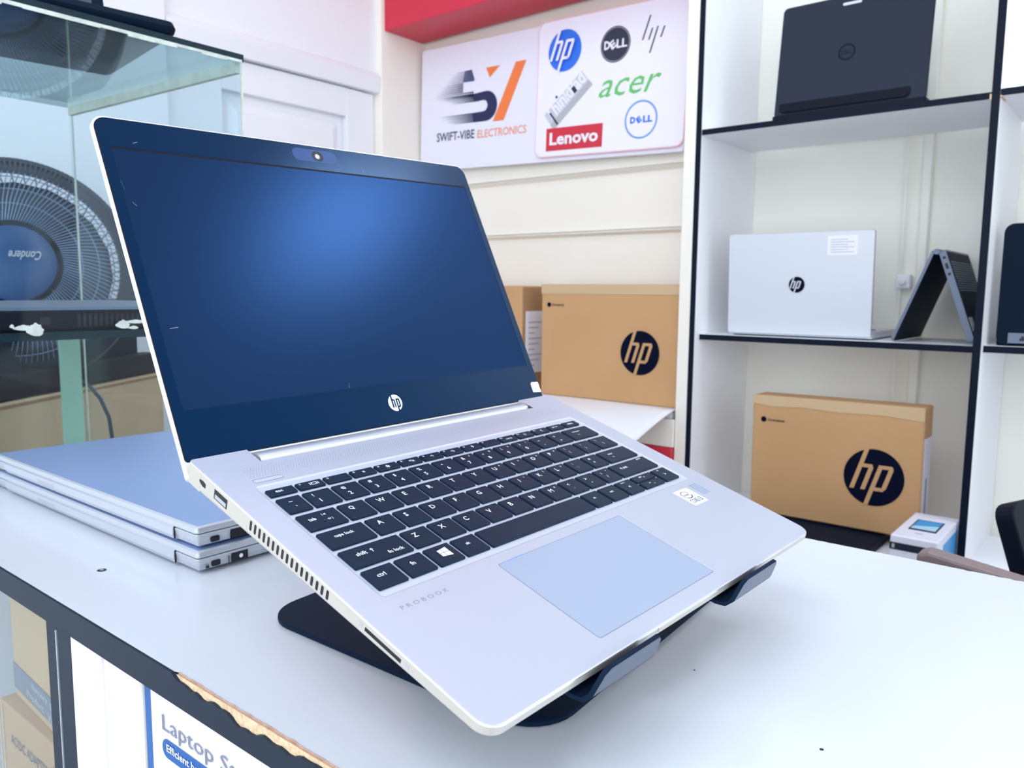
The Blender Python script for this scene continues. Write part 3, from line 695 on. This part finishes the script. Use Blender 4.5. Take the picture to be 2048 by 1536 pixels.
# keys ------------------------------------------------------------
def key(x0, x1, y0, y1, leg=()):
    b = MB(M_key, M_legend)
    X0, Y0k = x0, y0
    fsh = lambda x: 1 + (x - 17) / 260 * 1.1
    x0, x1, y0, y1 = x0 + .8 * fsh(x0), x1 + .7 * fsh(x1), y0 + .8, y1 + .7
    b.loft([rrect(x0, x1, y0, y1, .7, 3, .1, -.6), rrect(x0, x1, y0, y1, .7, 3, 0, -.3), rrect(x0, x1, y0, y1, .7, 3, .05, .60), rrect(x0, x1, y0, y1, .7, 3, .6, 1.05)], M_key, S3)
    w, h = x1 - x0, y1 - y0
    for s, fx, fy, hh in leg:   # text, left edge, bottom edge in mm from the key corner, height
        txt(b, s, X0 + fx + .55 * fsh(X0), None, Y0k + fy + .65, Y0k + fy + .65 + hh, M_legend, S3, 1.1, 0 if 'M' in s else .012)
    return b.obj('key', LP)
RY = [(87.6, 102.6), (105.4, 120.4), (123.3, 138.1), (141.3, 156.1), (159.5, 174.2), (177.6, 184.3)]
P_, KW = 18.42, 16.75
# function row
fl = ['esc', 'f1', 'f2', 'f3', 'f4', 'f5', 'f6', 'f7', 'f8', 'f9', 'f10', 'f11', 'f12', 'prt scr', 'delete']
icon = {3: ('*', 7.5, 2.0, 2.2), 4: ('*', 7.0, 1.4, 3.2), 5: ('<x', 7.2, 1.8, 2.4), 6: ('<)', 7.2, 1.8, 2.4), 7: ('<))', 7.0, 1.8, 2.4), 8: ('0', 8.0, 1.8, 2.6), 10: ('num lk', 6.0, 1.8, 1.6), 11: ('(i)', 7.5, 1.6, 2.6), 12: ('C', 8.2, 1.8, 2.4)}
for k in range(15):
    x0 = 17.3 + k * 17.74; x1 = x0 + 16.3
    if k in (0, 13, 14): lg = [(fl[k], 4.6, 2.4, 1.7 if k == 0 else 1.9)]
    else:
        lg = [(fl[k], 1.8, 4.0, 1.3)]
        if k in icon: lg.append(icon[k])
    ko = key(x0, x1, RY[5][0], RY[5][1], lg)
    if k == 1:
        m_ = MB(M_legend)
row = '1234567890-='; shf = '!@#$%^&*()_+'; npd = {6: '7', 7: '8', 8: '9', 9: '/'}
y0, y1 = RY[4]
key(17.3, 31.2, y0, y1, [('~', 5.0, 9.3, .7), ('`', 6.2, 4.6, .8)])
hgt = {'^': 1.3, '*': 1.5, '_': .35, '+': 1.7, '-': .4, '=': 1.1}
for k in range(12):
    x0 = 32.9 + k * P_
    lg = [(shf[k], 4.2, 9.0, hgt.get(shf[k], 2.9)), (row[k], 5.4, 3.2, hgt.get(row[k], 3.1))]
    if k in npd: lg.append((npd[k], 11.6, 10.6, 1.7))
    key(x0, x0 + KW, y0, y1, lg)
x0 = 32.9 + 12 * P_; key(x0, 283.0, y0, y1, [('backspace', 8.0, 8.6, 1.9), ('<-', 9.6, 4.6, 1.2)])
y0, y1 = RY[3]
key(17.3, 40.3, y0, y1, [('tab', 4.0, 7.4, 2.5), ('<', 13.9, 9.7, 1.5), ('-', 14.2, 10.2, .4), ('|', 13.0, 9.4, 2.0), ('>', 14.2, 5.0, 1.5), ('-', 13.4, 5.5, .4), ('|', 16.4, 4.7, 2.0)])
t3 = ['Q', 'W', 'E', 'R', 'T', 'Y', 'U', 'I', 'O', 'P', '{', '}']; n3 = {6: '4', 7: '5', 8: '6', 9: '*'}
for k in range(12):
    x0 = 42.1 + k * P_
    lg = [(t3[k], 4.8, 7.9, 3.5)] if k < 10 else [('{}'[k - 10], 4.6, 9.4, 2.4), ('[]'[k - 10], 5.2, 4.6, 2.4)]
    if k in n3: lg.append((n3[k], 11.8, 11.0, 1.6))
    key(x0, x0 + KW, y0, y1, lg)
x0 = 42.1 + 12 * P_; key(x0, 283.0, y0, y1, [('|', 5.0, 9.4, 2.6), ('\\', 7.8, 4.4, 2.6)])
y0, y1 = RY[2]
key(17.3, 44.6, y0, y1, [('caps lock', 7.0, 7.2, 2.9)])
t4 = 'ASDFGHJKL'; n4 = {6: '1', 7: '2', 8: '3'}
for k in range(11):
    x0 = 46.5 + k * P_
    lg = [(t4[k], 4.8, 7.9, 3.5)] if k < 9 else [((':', '"')[k - 9], 5.0, 9.6, 1.8), ((';', "'")[k - 9], 5.8, 5.0, 1.8)]
    if k in n4: lg.append((n4[k], 11.8, 11.0, 1.6))
    key(x0, x0 + KW, y0, y1, lg)
x0 = 46.5 + 11 * P_; key(x0, 283.0, y0, y1, [('enter', 8.4, 8.8, 1.5), ('<-', 9.4, 5.0, 1.3)])
y0, y1 = RY[1]
lshift = key(17.3, 53.4, y0, y1, [('shift', 6.8, 7.6, 2.7), ('fn lock', 22.4, 2.6, 2.5)])
t5 = 'ZXCVBNM'
for k in range(10):
    x0 = 55.3 + k * P_
    lg = [(t5[k], 4.8, 7.9, 3.5)] if k < 7 else [('<>?'[k - 7], 4.8, 9.0, 2.2), (',./'[k - 7], 6.4, 4.6, .9 if k < 9 else 2.6)]
    if k == 6: lg.append(('0', 11.8, 11.0, 1.6))
    if k == 9: lg.append(('+', 11.8, 11.4, 1.0))
    key(x0, x0 + KW, y0, y1, lg)
x0 = 55.3 + 10 * P_; rshift = key(x0, 283.0, y0, y1, [('shift', 10.6, 7.8, 2.2), ('pause', 33.5, 12.0, 1.6)])
y0, y1 = RY[0]
key(17.3, 35.0, y0, y1, [('ctrl', 5.2, 7.4, 2.7)])
key(36.9, 53.6, y0, y1, [('fn', 6.0, 7.4, 2.7)])
kw = key(55.5, 72.2, y0, y1)
key(74.1, 90.5, y0, y1, [('alt', 6.2, 7.8, 2.0)])
key(92.4, 183.6, y0, y1)
key(185.5, 201.6, y0, y1, [('alt', 6.2, 7.8, 1.7)])
key(203.4, 220.3, y0, y1, [('ctrl', 6.2, 7.8, 1.9)])
key(222.1, 239.0, y0, y1, [('home', 5.6, 12.2, 1.2), ('<', 7.4, 6.2, 2.2)])
key(240.8, 264.4, 95.7, y1, [('pgup', 8.0, 3.6, 1.3), ('^', 12.6, 2.8, 1.2)])
key(240.8, 264.4, y0, 94.8, [('pgdn', 8.4, 3.6, 1.2), ('v', 12.6, 1.8, 1.2)])
key(266.2, 283.0, y0, y1, [('end', 5.6, 12.2, 1.2), ('>', 7.6, 6.2, 2.2)])
# window mark and display icon as print inside the key meshes
def extra_print(o, polys):
    me = o.data; bm = bmesh.new(); bm.from_mesh(me)
    for poly in polys:
        f = bm.faces.new([bm.verts.new(((x + .55 * (1 + (x - 17) / 260 * 1.1)) * .001, (y + .65) * .001, 1.1 * .001)) for x, y in poly]); f.material_index = 1
    bm.to_mesh(me); bm.free()
def arrow_up(cx_, y, h): return [[(cx_ - .22, y), (cx_ + .22, y), (cx_ + .22, y + h - .3), (cx_ - .22, y + h - .3)], [(cx_ - 1.0, y + h - 1.2), (cx_ - .7, y + h - 1.45), (cx_, y + h - .6), (cx_, y + h)], [(cx_, y + h), (cx_, y + h - .6), (cx_ + .7, y + h - 1.45), (cx_ + 1.0, y + h - 1.2)]]
extra_print(lshift, arrow_up(33.6, 113.0, 3.0)); extra_print(rshift, arrow_up(248.2, 113.1, 2.6))
q = 61.6; yq = 92.9
extra_print(kw, [[(q, yq + .4), (q + 2.6, yq), (q + 2.6, yq + 2.8), (q, yq + 2.8)], [(q + 2.9, yq - .05), (q + 6.4, yq - .6), (q + 6.4, yq + 2.8), (q + 2.9, yq + 2.8)], [(q, yq + 3.1), (q + 2.6, yq + 3.1), (q + 2.6, yq + 5.9), (q, yq + 5.5)], [(q + 2.9, yq + 3.1), (q + 6.4, yq + 3.1), (q + 6.4, yq + 6.5), (q + 2.9, yq + 5.95)]])
f1 = [o for o in bpy.data.objects if o.name.startswith('key')][1]
fx, fy = 42.6, 179.6
extra_print(f1, [[(fx, fy), (fx + .4, fy), (fx + .4, fy + 2.4), (fx, fy + 2.4)], [(fx + 5.2, fy), (fx + 5.6, fy), (fx + 5.6, fy + 2.4), (fx + 5.2, fy + 2.4)], [(fx + 1, fy), (fx + 4.6, fy), (fx + 4.6, fy + .4), (fx + 1, fy + .4)], [(fx + 1, fy + 2), (fx + 4.6, fy + 2), (fx + 4.6, fy + 2.4), (fx + 1, fy + 2.4)], [(fx + 1, fy + .4), (fx + 1.5, fy + .4), (fx + 1.5, fy + 2), (fx + 1, fy + 2)], [(fx + 4.1, fy + .4), (fx + 4.6, fy + .4), (fx + 4.6, fy + 2), (fx + 4.1, fy + 2)]])

# lid --------------------------------------------------------------
al = .829
TL = frame((0, .2349, -.0038), (1, 0, 0), (0, math.cos(al), math.sin(al))) @ Matrix.Scale(.001, 4)   # z = towards the viewer
b = MB(M_lidsil)
RL = [2, 2, 8, 8]
b.loft([rrect(0, W, -10, 215, RL, 6, 1.2, -5.0), rrect(0, W, -10, 215, RL, 6, 0, -4.2), rrect(0, W, -10, 215, RL, 6, 0, -.9), rrect(0, W, -10, 215, RL, 6, .4, -.6)], T=TL)
lid = b.obj('lid', LP)
sx0, sx1, sh0, sh1 = 7.1, 300.9, 29.1, 194.4
b = MB(M_bezel, M_gasket)
b.loft([rrect(.8, W - .8, 0, 213.9, RL, 6, 0, -.6), rrect(.8, W - .8, 0, 213.9, RL, 6, 0, -.15), rrect(.8, W - .8, 0, 213.9, RL, 6, .5, 0), rrect(sx0, sx1, sh0, sh1, .3, 6, 0, 0), rrect(sx0, sx1, sh0, sh1, .3, 6, .01, -.5)], T=TL, mats=[M_gasket, M_gasket, M_bezel, M_gasket], cap0=False, cap1=False)
b.box(sx0, sx1, sh1 - 1.3, sh1, -.5, -.1, M_gasket, TL)
b.obj('bezel', lid)
b = MB(M_screen); b.box(sx0, sx1, sh0, sh1 - 1.3, -.6, -.15, M_screen, TL); b.obj('screen', lid)
b = MB(mat('webcam_blue', (30, 66, 122), .3, spec=.2), M_dark, M_chrome)
b.prism(rrect(133.8, 171.8, 200.6, 210.8, 5, 6), 0, .08, None, TL)
b.prism(rrect(150.2, 159.6, 201.6, 209.6, 3.6, 6), .08, .12, M_dark, TL); b.disc(154.6, 205.4, 2.3, M_slate, TL, .14, 20); b.disc(154.6, 205.4, 1.4, M_chrome, TL, .16, 16); b.disc(165.5, 204.4, .35, M_dark, TL, .1, 8); b.disc(132, 205.3, .5, M_dark, TL, .05, 8)
b.obj('webcam', lid)
b = MB(M_legend, M_bezel)
b.disc(154.0, 14.9, 5.9, M_legend, TL, .05, 48)
TLg = TL
hw = .75
for (x0, x1, y0, y1) in ((151.0, 152.3, 11.6, 21.0), (152.3, 153.5, 16.6, 17.7), (153.0, 154.1, 11.6, 17.2), (155.0, 156.2, 8.8, 17.8), (156.2, 157.6, 16.7, 17.8), (157.0, 158.2, 12.2, 17.4), (156.2, 157.8, 11.4, 12.5)):
    b.flat([(x0, y0), (x1, y0), (x1, y1), (x0, y1)], M_bezel, TL, .08)
b.obj('logo', lid, label='small white round badge')
b = MB(M_signw, M_softgrey); b.prism([(297.4, 5.6), (307.0, 4.8), (307.0, 13.6), (299.0, 14.2), (297.4, 12.6)], 0, .07, M_signw, TL)
for (x, y) in ((298.8, 11), (300.4, 7.2), (301.8, 8.6), (304.4, 8.4), (299, 8.6)): b.ring(x, y, .45, .75, M_grey, TL, .09, 8)
b.obj('sticker', lid, label='tiny white sticker on the bezel corner')
b = MB(M_softgrey)
for (x0, y0, x1, y1) in ((12.3, 78, 17.5, 78.6), (8.5, 166, 7.6, 172), (11, 158, 13, 155.5), (120.4, 29.5, 121.4, 33), (193, 196.8, 194.2, 198), (21, 198, 24, 199.2)):
    b.flat([(x0, y0), (x1, y1), (x1, y1 + .22), (x0, y0 + .22)], None, TL, .06)
b.obj('scratch', lid)

# ------------------------------------------------------------------ stack of two closed silver laptops
def closed(label, loc, rz, lock, usb_plug):
    t = thing('laptop', label, 'laptop', loc, group='closed silver laptops stacked on the counter'); t.rotation_euler = (0, 0, rz)
    Wd, Dd = 407.0, 262.0   # local: x to the left end (negative), y away, hinge side at y=0
    Q = S3
    b = MB(M_silver2, M_dark)
    zb = lambda x, y: 1.2
    b.loft([rrect(-Wd, 0, 0, Dd, 3, 5, 15, .3), rrect(-Wd, 0, 0, Dd, 3, 5, 7, 1.0), rrect(-Wd, 0, 0, Dd, 3, 5, 2.6, 3.0), rrect(-Wd, 0, 0, Dd, 3, 5, .9, 7), rrect(-Wd, 0, 0, Dd, 3, 5, 0, 11.6), rrect(-Wd, 0, 0, Dd, 3, 5, .5, 12.2)], T=Q, m=M_silver2)
    b.loft([rrect(-Wd, 0, 0, Dd, 3, 5, 1.6, 12.1), rrect(-Wd, 0, 0, Dd, 3, 5, 1.6, 13.2)], T=Q, m=M_dark)
    b.obj('base', t)
    b = MB(M_silver2, M_blueish)
    b.loft([rrect(-Wd, 0, 0, Dd, 3, 5, .2, 13.0), rrect(-Wd, 0, 0, Dd, 3, 5, 0, 13.8), rrect(-Wd, 0, 0, Dd, 3, 5, .8, 17.0), rrect(-Wd, 0, 0, Dd, 3, 5, 2.4, 18.2)], T=Q, mats=[M_silver2, M_silver2, M_silver2, M_blueish])
    b.obj('lid', t)
    b = MB(M_silver2, M_dark)
    b.loft([[(x, y, z) for y, z in ((.3, 13.4), (-1.3, 12.2), (-1.6, 6.5), (.5, 3.0), (3, 2.6), (3, 13.4))] for x in (-Wd + 32, -32)], M_silver2, Q)
    b.box(-32.0, -31.5, -.7, .5, 3.5, 13.2, M_dark, Q)
    txt(b, 'P R O B O O K', -290, -252, 6.6, 9.4, M_softgrey, frame((0, -.00175, 0), (1, 0, 0), (0, 0, 1)) @ Matrix.Scale(.001, 4), 0)
    b.obj('hinge_bar', t)
    FX = frame((-.0002, 0, 0), (0, 1, 0), (0, 0, 1)) @ Matrix.Scale(.001, 4)
    b = MB(M_dark, M_edge); b.prism(rrect(11.5, 18.6, 4.4, 8.6, 1.0, 3), -.6, .5, M_dark, FX); b.ring(24, 6.5, 5.6, 5.9, M_edge, FX, .3, 20) if False else None; b.obj('lock_slot', t)
    b = MB(M_dark, M_legend); b.box(28, 42, 3.6, 10.4, -.6, .5, M_dark, FX)
    if usb_plug: b.disc(36, 7, 1.7, M_legend, FX, .6, 12)
    b.obj('usb_port', t)
    if lock:
        b = MB(M_charc); b.box(6.4, 9.2, 4.2, 6.3, .4, .5, None, FX); b.ring(7.8, 6.4, .8, 1.1, None, FX, .5, 12, 0, PI)
        b.box(25.2, 25.9, 3.8, 9.6, .4, .5, None, FX); b.disc(25.5, 3.6, .6, None, FX, .5, 8); b.obj('port_mark', t)
    return t
M_silver2 = mat('stack_silver', (188, 194, 204), .36, .35)
M_blueish = mat('lid_top_periwinkle', (150, 176, 220), .38, .25)
closed('lower of two closed silver laptops stacked on the counter', (-.5400, .2955, .9505), 0, True, True)
closed('upper of two closed silver laptops stacked on the counter', (-.5410, .2960, .9690), math.radians(0), False, False)

# ------------------------------------------------------------------ glass display case
XA, XB, YE, Y0_, ZT = -.953, -1.412, .609, .225, 1.4550
gc = thing('display_case', 'tall glass display case standing at the left end of the counter', 'display case', (XA, YE, .950))
GI = Matrix.Translation((-XA, -YE, -.950))
XB2 = -1.412; YF = .585
MB(M_glass).box(XA - .005, XA, Y0_, YE, .501, ZT - .0002, T=GI).obj('front_pane', gc)
MB(M_glass).add([(XA - .005, YE, .501), (XB2, YF, .501), (XB2, YF, ZT), (XA - .005, YE, ZT), (XA - .005, YE - .005, .501), (XB2, YF - .005, .501), (XB2, YF - .005, ZT), (XA - .005, YE - .005, ZT)], [(0, 1, 2, 3), (4, 7, 6, 5), (0, 3, 7, 4), (1, 5, 6, 2)], None, GI).obj('end_pane', gc)
MB(M_glass).box(XB2 - .005, XB2, Y0_, YF, .501, ZT, T=GI).obj('rear_pane', gc)
MB(M_shelfw, M_band).box(XB2 - .006, XA, Y0_, YE, .02, .500, T=GI).obj('plinth', gc, bevel=.002)
b = MB(M_glasst)
poly = [(XB2 - .004, Y0_), (XA + .001, Y0_), (XA + .001, YE + .001), (XB2 - .004, YF + .001)]
b.prism(poly, ZT, ZT + .008, T=GI); b.obj('top_pane', gc)
b = MB(M_gedge); b.box(XA + .001, XA + .0022, Y0_, YE + .001, ZT + .0004, ZT + .0095, T=GI); b.obj('top_edge', gc, label='dark green ground edge of the top pane')
b = MB(M_frost)
b.add([(XA - .006, YE - .006, ZT), (XB2, YF - .006, ZT), (XB2, YF - .006, ZT - .013), (XA - .006, YE - .006, ZT - .013), (XA - .006, YE + .001, ZT), (XB2, YF + .001, ZT), (XB2, YF + .001, ZT - .013), (XA - .006, YE + .001, ZT - .013)], [(0, 1, 2, 3), (4, 7, 6, 5), (3, 2, 6, 7), (0, 3, 7, 4)], None, GI)
b.box(XB2, XB2 + .001, 0, .001, 0, .001, None, GI) if False else None
b.obj('frosted_strip', gc, label='frosted yellowish strip under the top pane')
b = MB(M_goo); rg = random.Random(3)
y = Y0_ + .02
while y < YE - .01:
    l = .012 + .03 * rg.random(); b.box(XA + .0018, XA + .0032, y, min(y + l, YE), ZT - .0028 * rg.random() - .001, ZT + .0022, T=GI); y += l * 1.0
b.obj('sealant_bead', gc, label='pale uneven bead of sealant')
# vertical edges catching light
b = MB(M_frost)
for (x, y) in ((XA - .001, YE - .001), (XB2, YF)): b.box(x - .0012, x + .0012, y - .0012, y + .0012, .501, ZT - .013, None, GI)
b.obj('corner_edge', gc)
ZS = 1.113
b = MB(M_gshelf); b.prism([(XB2 + .004, Y0_), (XA - .006, Y0_), (XA - .006, YE - .008), (XB2 + .004, YF - .008)], ZS - .008, ZS, T=GI); b.obj('glass_shelf', gc)
b = MB(M_gedge); b.box(XA - .0065, XA - .0055, Y0_, YE - .008, ZS - .009, ZS + .0002, T=GI); b.obj('shelf_edge', gc, label='dark green edge of the inner shelf')
def blob(y, z, a_, c_):
    b = MB(M_goo)
    n = 16; b.flat([(a_ * math.cos(2 * PI * k / n) * (1 + .25 * math.sin(5 * k)), c_ * math.sin(2 * PI * k / n) * (1 + .2 * math.cos(3 * k))) for k in range(n)], None, GI @ frame((XA + .0005 + .0001 * (y * 100 % 1), y, z), (0, 1, 0), (0, 0, 1)))
    b.obj('sealant_patch', gc, label='dried patch of pale sealant')
blob(.345, 1.1165, .0085, .007); blob(.333, 1.119, .009, .003); blob(.322, 1.121, .0022, .002); blob(.440, 1.120, .008, .005); blob(.455, 1.123, .012, .0022); blob(.452, 1.116, .006, .002)
MB(M_green).box(XB2 - .006, XB2 + .001, .546, .578, .501, ZS - .012, T=GI).obj('green_strip', gc, label='upright strip of pale green glass')

# laptop inside the case, resting on its glass shelf
L = thing('laptop', 'dark laptop with side vents lying on the shelf inside the glass case', 'laptop', (XA - .020, .312, ZS))
MB(M_lapdk, M_slate).loft([rrect(-.235, 0, 0, .268, .008, 4, .002, .0005), rrect(-.235, 0, 0, .268, .008, 4, 0, .003), rrect(-.235, 0, 0, .268, .008, 4, 0, .022), rrect(-.235, 0, 0, .268, .008, 4, .001, .0235)], mats=[M_lapblk2, M_lapblk2, M_lapblk2]).obj('base', L)
b = MB(M_slate); b.loft([rrect(-.235, 0, 0, .268, .008, 4, .0015, .0240), rrect(-.235, 0, 0, .268, .008, 4, .0015, .0275), rrect(-.235, 0, 0, .268, .008, 4, .07, .0330)], M_slate); b.obj('lid', L)
b = MB(M_dark)
for k in range(16): b.box(.0001, .0008, .085 + k * .0062, .0885 + k * .0062, .005, .019)
b.box(.0001, .0008, .045, .056, .008, .016); b.obj('side_vent', L)

# laptop on top of the case
L = thing('laptop', 'open black laptop on top of the glass case', 'laptop', (-.945, .520, ZT + .0090)); L.rotation_euler = (0, 0, math.radians(-8))
b = MB(M_lapdk)
prof = [(-.012, 0), (-.004, .0035), (0, .009), (-.002, .015), (-.010, .018), (-.25, .018), (-.25, .0)]
b.loft([rrect(-.26, 0, -.34, 0, .014, 5, .008, 0), rrect(-.26, 0, -.34, 0, .014, 5, .002, .004), rrect(-.26, 0, -.34, 0, .014, 5, 0, .010), rrect(-.26, 0, -.34, 0, .014, 5, .003, .0165), rrect(-.26, 0, -.34, 0, .014, 5, .008, .018)]); b.obj('base', L, smooth=True)
T = frame((-.245, -.005, .018), (0, -1, 0), (-.30, 0, 1)) @ Matrix.Identity(4)
b = MB(M_lapdk, M_grkscr, M_slate); b.prism([(0, 0), (.335, 0), (.335, .225), (0, .225)], -.004, .004, M_lapdk, T)
b.obj('lid', L)
b = MB(M_grkscr, M_slate); sgn = 1
zz = -.0045 if (T.to_3x3() @ Vector((0, 0, 1))).x < 0 else .0045
b.flat([(.016, .012), (.32, .012), (.32, .21), (.016, .21)], M_grkscr, T, zz); b.flat([(.0005, .004), (.33, .004), (.33, .006), (.0005, .006)], M_slate, T, zz * 1.1); b.obj('screen', L)

# ------------------------------------------------------------------ fan behind the case, on a big carton
ang0 = Vector((-.30, .425, 0)).normalized()          # run of the carton's visible face
nrm = Vector((ang0.y, -ang0.x, 0)) * 1               # towards the room
cp_ = Vector((-1.545, .452, 0))
TC = frame(cp_ - ang0 * .10, ang0, -nrm)
c = thing('carton', 'big pale carton standing behind the glass case', 'box', M=TC)
MB(M_cardp, M_cardd).box(0, .74, 0, .10, 0, .956).obj('body', c, bevel=.004)
MB(M_cardd).box(.0, .74, -.0010, 0, .945, .951).obj('flap_seam', c)
tag(MB(M_fan).tube([(-1.640, .640, .995), (-1.615, .650, .990), (-1.59, .664, .976), (-1.572, .676, .950), (-1.558, .684, .915), (-1.552, .687, .86), (-1.55, .69, .80)], .0035, 8).obj('black_cable', smooth=True), 'black cable hanging down in front of the big carton', 'cable')

fc = Vector((-1.76, .605, 1.1975)); to = (Vector((0, 0, 1.163)) - fc); to.z = 0; to.normalize()
axis = (to + Vector((0, 0, .16))).normalized()
rgt = Vector((0, 0, 1)).cross(axis).normalized(); upv = axis.cross(rgt)
FT = Matrix(((rgt.x, upv.x, axis.x, fc.x), (rgt.y, upv.y, axis.y, fc.y), (rgt.z, upv.z, axis.z, fc.z), (0, 0, 0, 1)))
fn = thing('electric_fan', 'large round dark fan seen through the glass case', 'fan', M=FT)
RO, RI = .228, .188
FI = FT.inverted()
MB(M_gasket).box(.01, .735, .004, .05, .9585, 1.006, T=FI @ TC).obj('base', fn, bevel=.004, label='flat black box on the carton in front of the fan')  # black box standing on the carton, not part of the fan
MB(M_lapdk).box(.03, .73, .055, .095, .9585, 1.082, T=FI @ TC).obj('motor_housing', fn, bevel=.003)  # dark blue box behind the black one, only grouped with the fan
MB(M_fan).lathe([(RO - .006, -.06), (RO, -.06), (RO, -.03), (RO - .004, -.006), (RO - .014, .0), (RO - .014, -.05)], 80, c0=False).obj('outer_ring', fn, smooth=True)
b = MB(M_fan)
for k in range(150):
    a_ = 2 * PI * k / 150; ca, sa = math.cos(a_), math.sin(a_); tx, ty = -sa * .0017, ca * .0017
    p0 = (ca * (RO - .004), sa * (RO - .004), -.004); p1 = (ca * (RI + .004), sa * (RI + .004), .026)
    b.add([(p0[0] - tx, p0[1] - ty, p0[2]), (p0[0] + tx, p0[1] + ty, p0[2]), (p1[0] + tx, p1[1] + ty, p1[2]), (p1[0] - tx, p1[1] - ty, p1[2])], [(0, 1, 2, 3)])
b.lathe([(RO - .010, -.008), (RI - .002, .020), (RI - .002, .016), (RO - .014, -.012)], 80)
b.obj('grille_rim', fn)
b = MB(M_fanw)
for k in range(120):
    a_ = 2 * PI * k / 120
    def pp(r, z, da): return (r * math.cos(a_ + da), r * math.sin(a_ + da), z)
    b.tube([pp(RI, .024, 0), pp(RI * .88, .046, .03), pp(RI * .66, .062, .09), pp(RI * .44, .066, .17)], .0011, 4)
for r, z in ((RI * .93, .038), (RI * .78, .055), (RI * .62, .064)): b.tube([(r * math.cos(2 * PI * k / 60), r * math.sin(2 * PI * k / 60), z - .002) for k in range(61)], .0012, 4)
b.obj('front_grille', fn, label='pale curved wires of the front grille')
MB(M_hub).lathe([(.073, .058), (.072, .068), (.058, .077), (.03, .081), (.001, .082)], 56, c1=True).obj('hub_cap', fn, smooth=True)
b = MB(M_softgrey); TXR = Matrix.Rotation(PI, 4, 'Z'); txt(b, 'Condere', -.048, .006, -.021, -.003, M_softgrey, TXR, .0835, .02, .25); b.obj('lettering', fn, label='upside down pale lettering')
b = MB(M_fan)
for k in range(5):
    a0_ = 2 * PI * k / 5; v = []; f = []
    for i in range(7):
        r = .05 + .125 * i / 6
        for j in range(5):
            u = j / 4 - .5; aa = a0_ + u * (1.28 + .1 * i / 6) + .25 * i / 6
            v.append((r * math.cos(aa), r * math.sin(aa), -.004 - .03 * u))
    for i in range(6):
        for j in range(4): f.append((i * 5 + j, i * 5 + j + 1, (i + 1) * 5 + j + 1, (i + 1) * 5 + j))
    bl = MB(M_fan); bl.add(v, f); bo = bl.obj('blade', fn, smooth=True); bo.modifiers.new('t', 'SOLIDIFY').thickness = .002
b = MB(M_fan)
for k in range(60):
    a_ = 2 * PI * k / 60; b.tube([(.05 * math.cos(a_), .05 * math.sin(a_), -.085), (.16 * math.cos(a_ + .1), .16 * math.sin(a_ + .1), -.08), ((RO - .01) * math.cos(a_ + .2), (RO - .01) * math.sin(a_ + .2), -.055)], .0014, 4)
b.lathe([(.001, -.09), (.06, -.09), (.07, -.12), (.05, -.16), (.001, -.165)], 32); b.obj('rear_grille', fn)

# ------------------------------------------------------------------ right edge: brown bench end and dark screen
t = thing('desk', 'desk behind the counter with a brown raised front board', 'desk', (-.15, .76, 0))
b = MB(M_brown); b.prism([(-.003, .60), (.52, .60), (.52, .866), (.006, .9375), (-.003, .9340)], 0, .022, T=frame((0, .022, 0), (1, 0, 0), (0, 0, 1))); b.obj('front_board', t, bevel=.003)
MB(M_brown).box(0, .52, .024, .74, .655, .68).obj('desktop', t)
for x, y in ((.03, .05), (.49, .05), (.03, .71), (.49, .71)): MB(M_brown).box(x - .015, x + .015, y - .015, y + .015, 0, .655).obj('leg', t)
L = thing('monitor', 'dark tilted screen standing behind the counter at the right edge', 'monitor', (-.041, 1.0, .6815))
T = frame((0, 0, .0), (.37, .93, 0), (-.366, 0, .93))
b = MB(M_lapblk2, M_grkscr); b.prism(rrect(0, .36, 0, .262, [.012, .012, .016, .018], 5), -.012, .010, M_lapblk2, T); b.obj('housing', L, bevel=.002)
b = MB(M_grkscr); b.flat([(.022, .10), (.34, .10), (.34, .240), (.022, .240)], M_grkscr, T, .0106); b.obj('screen', L)
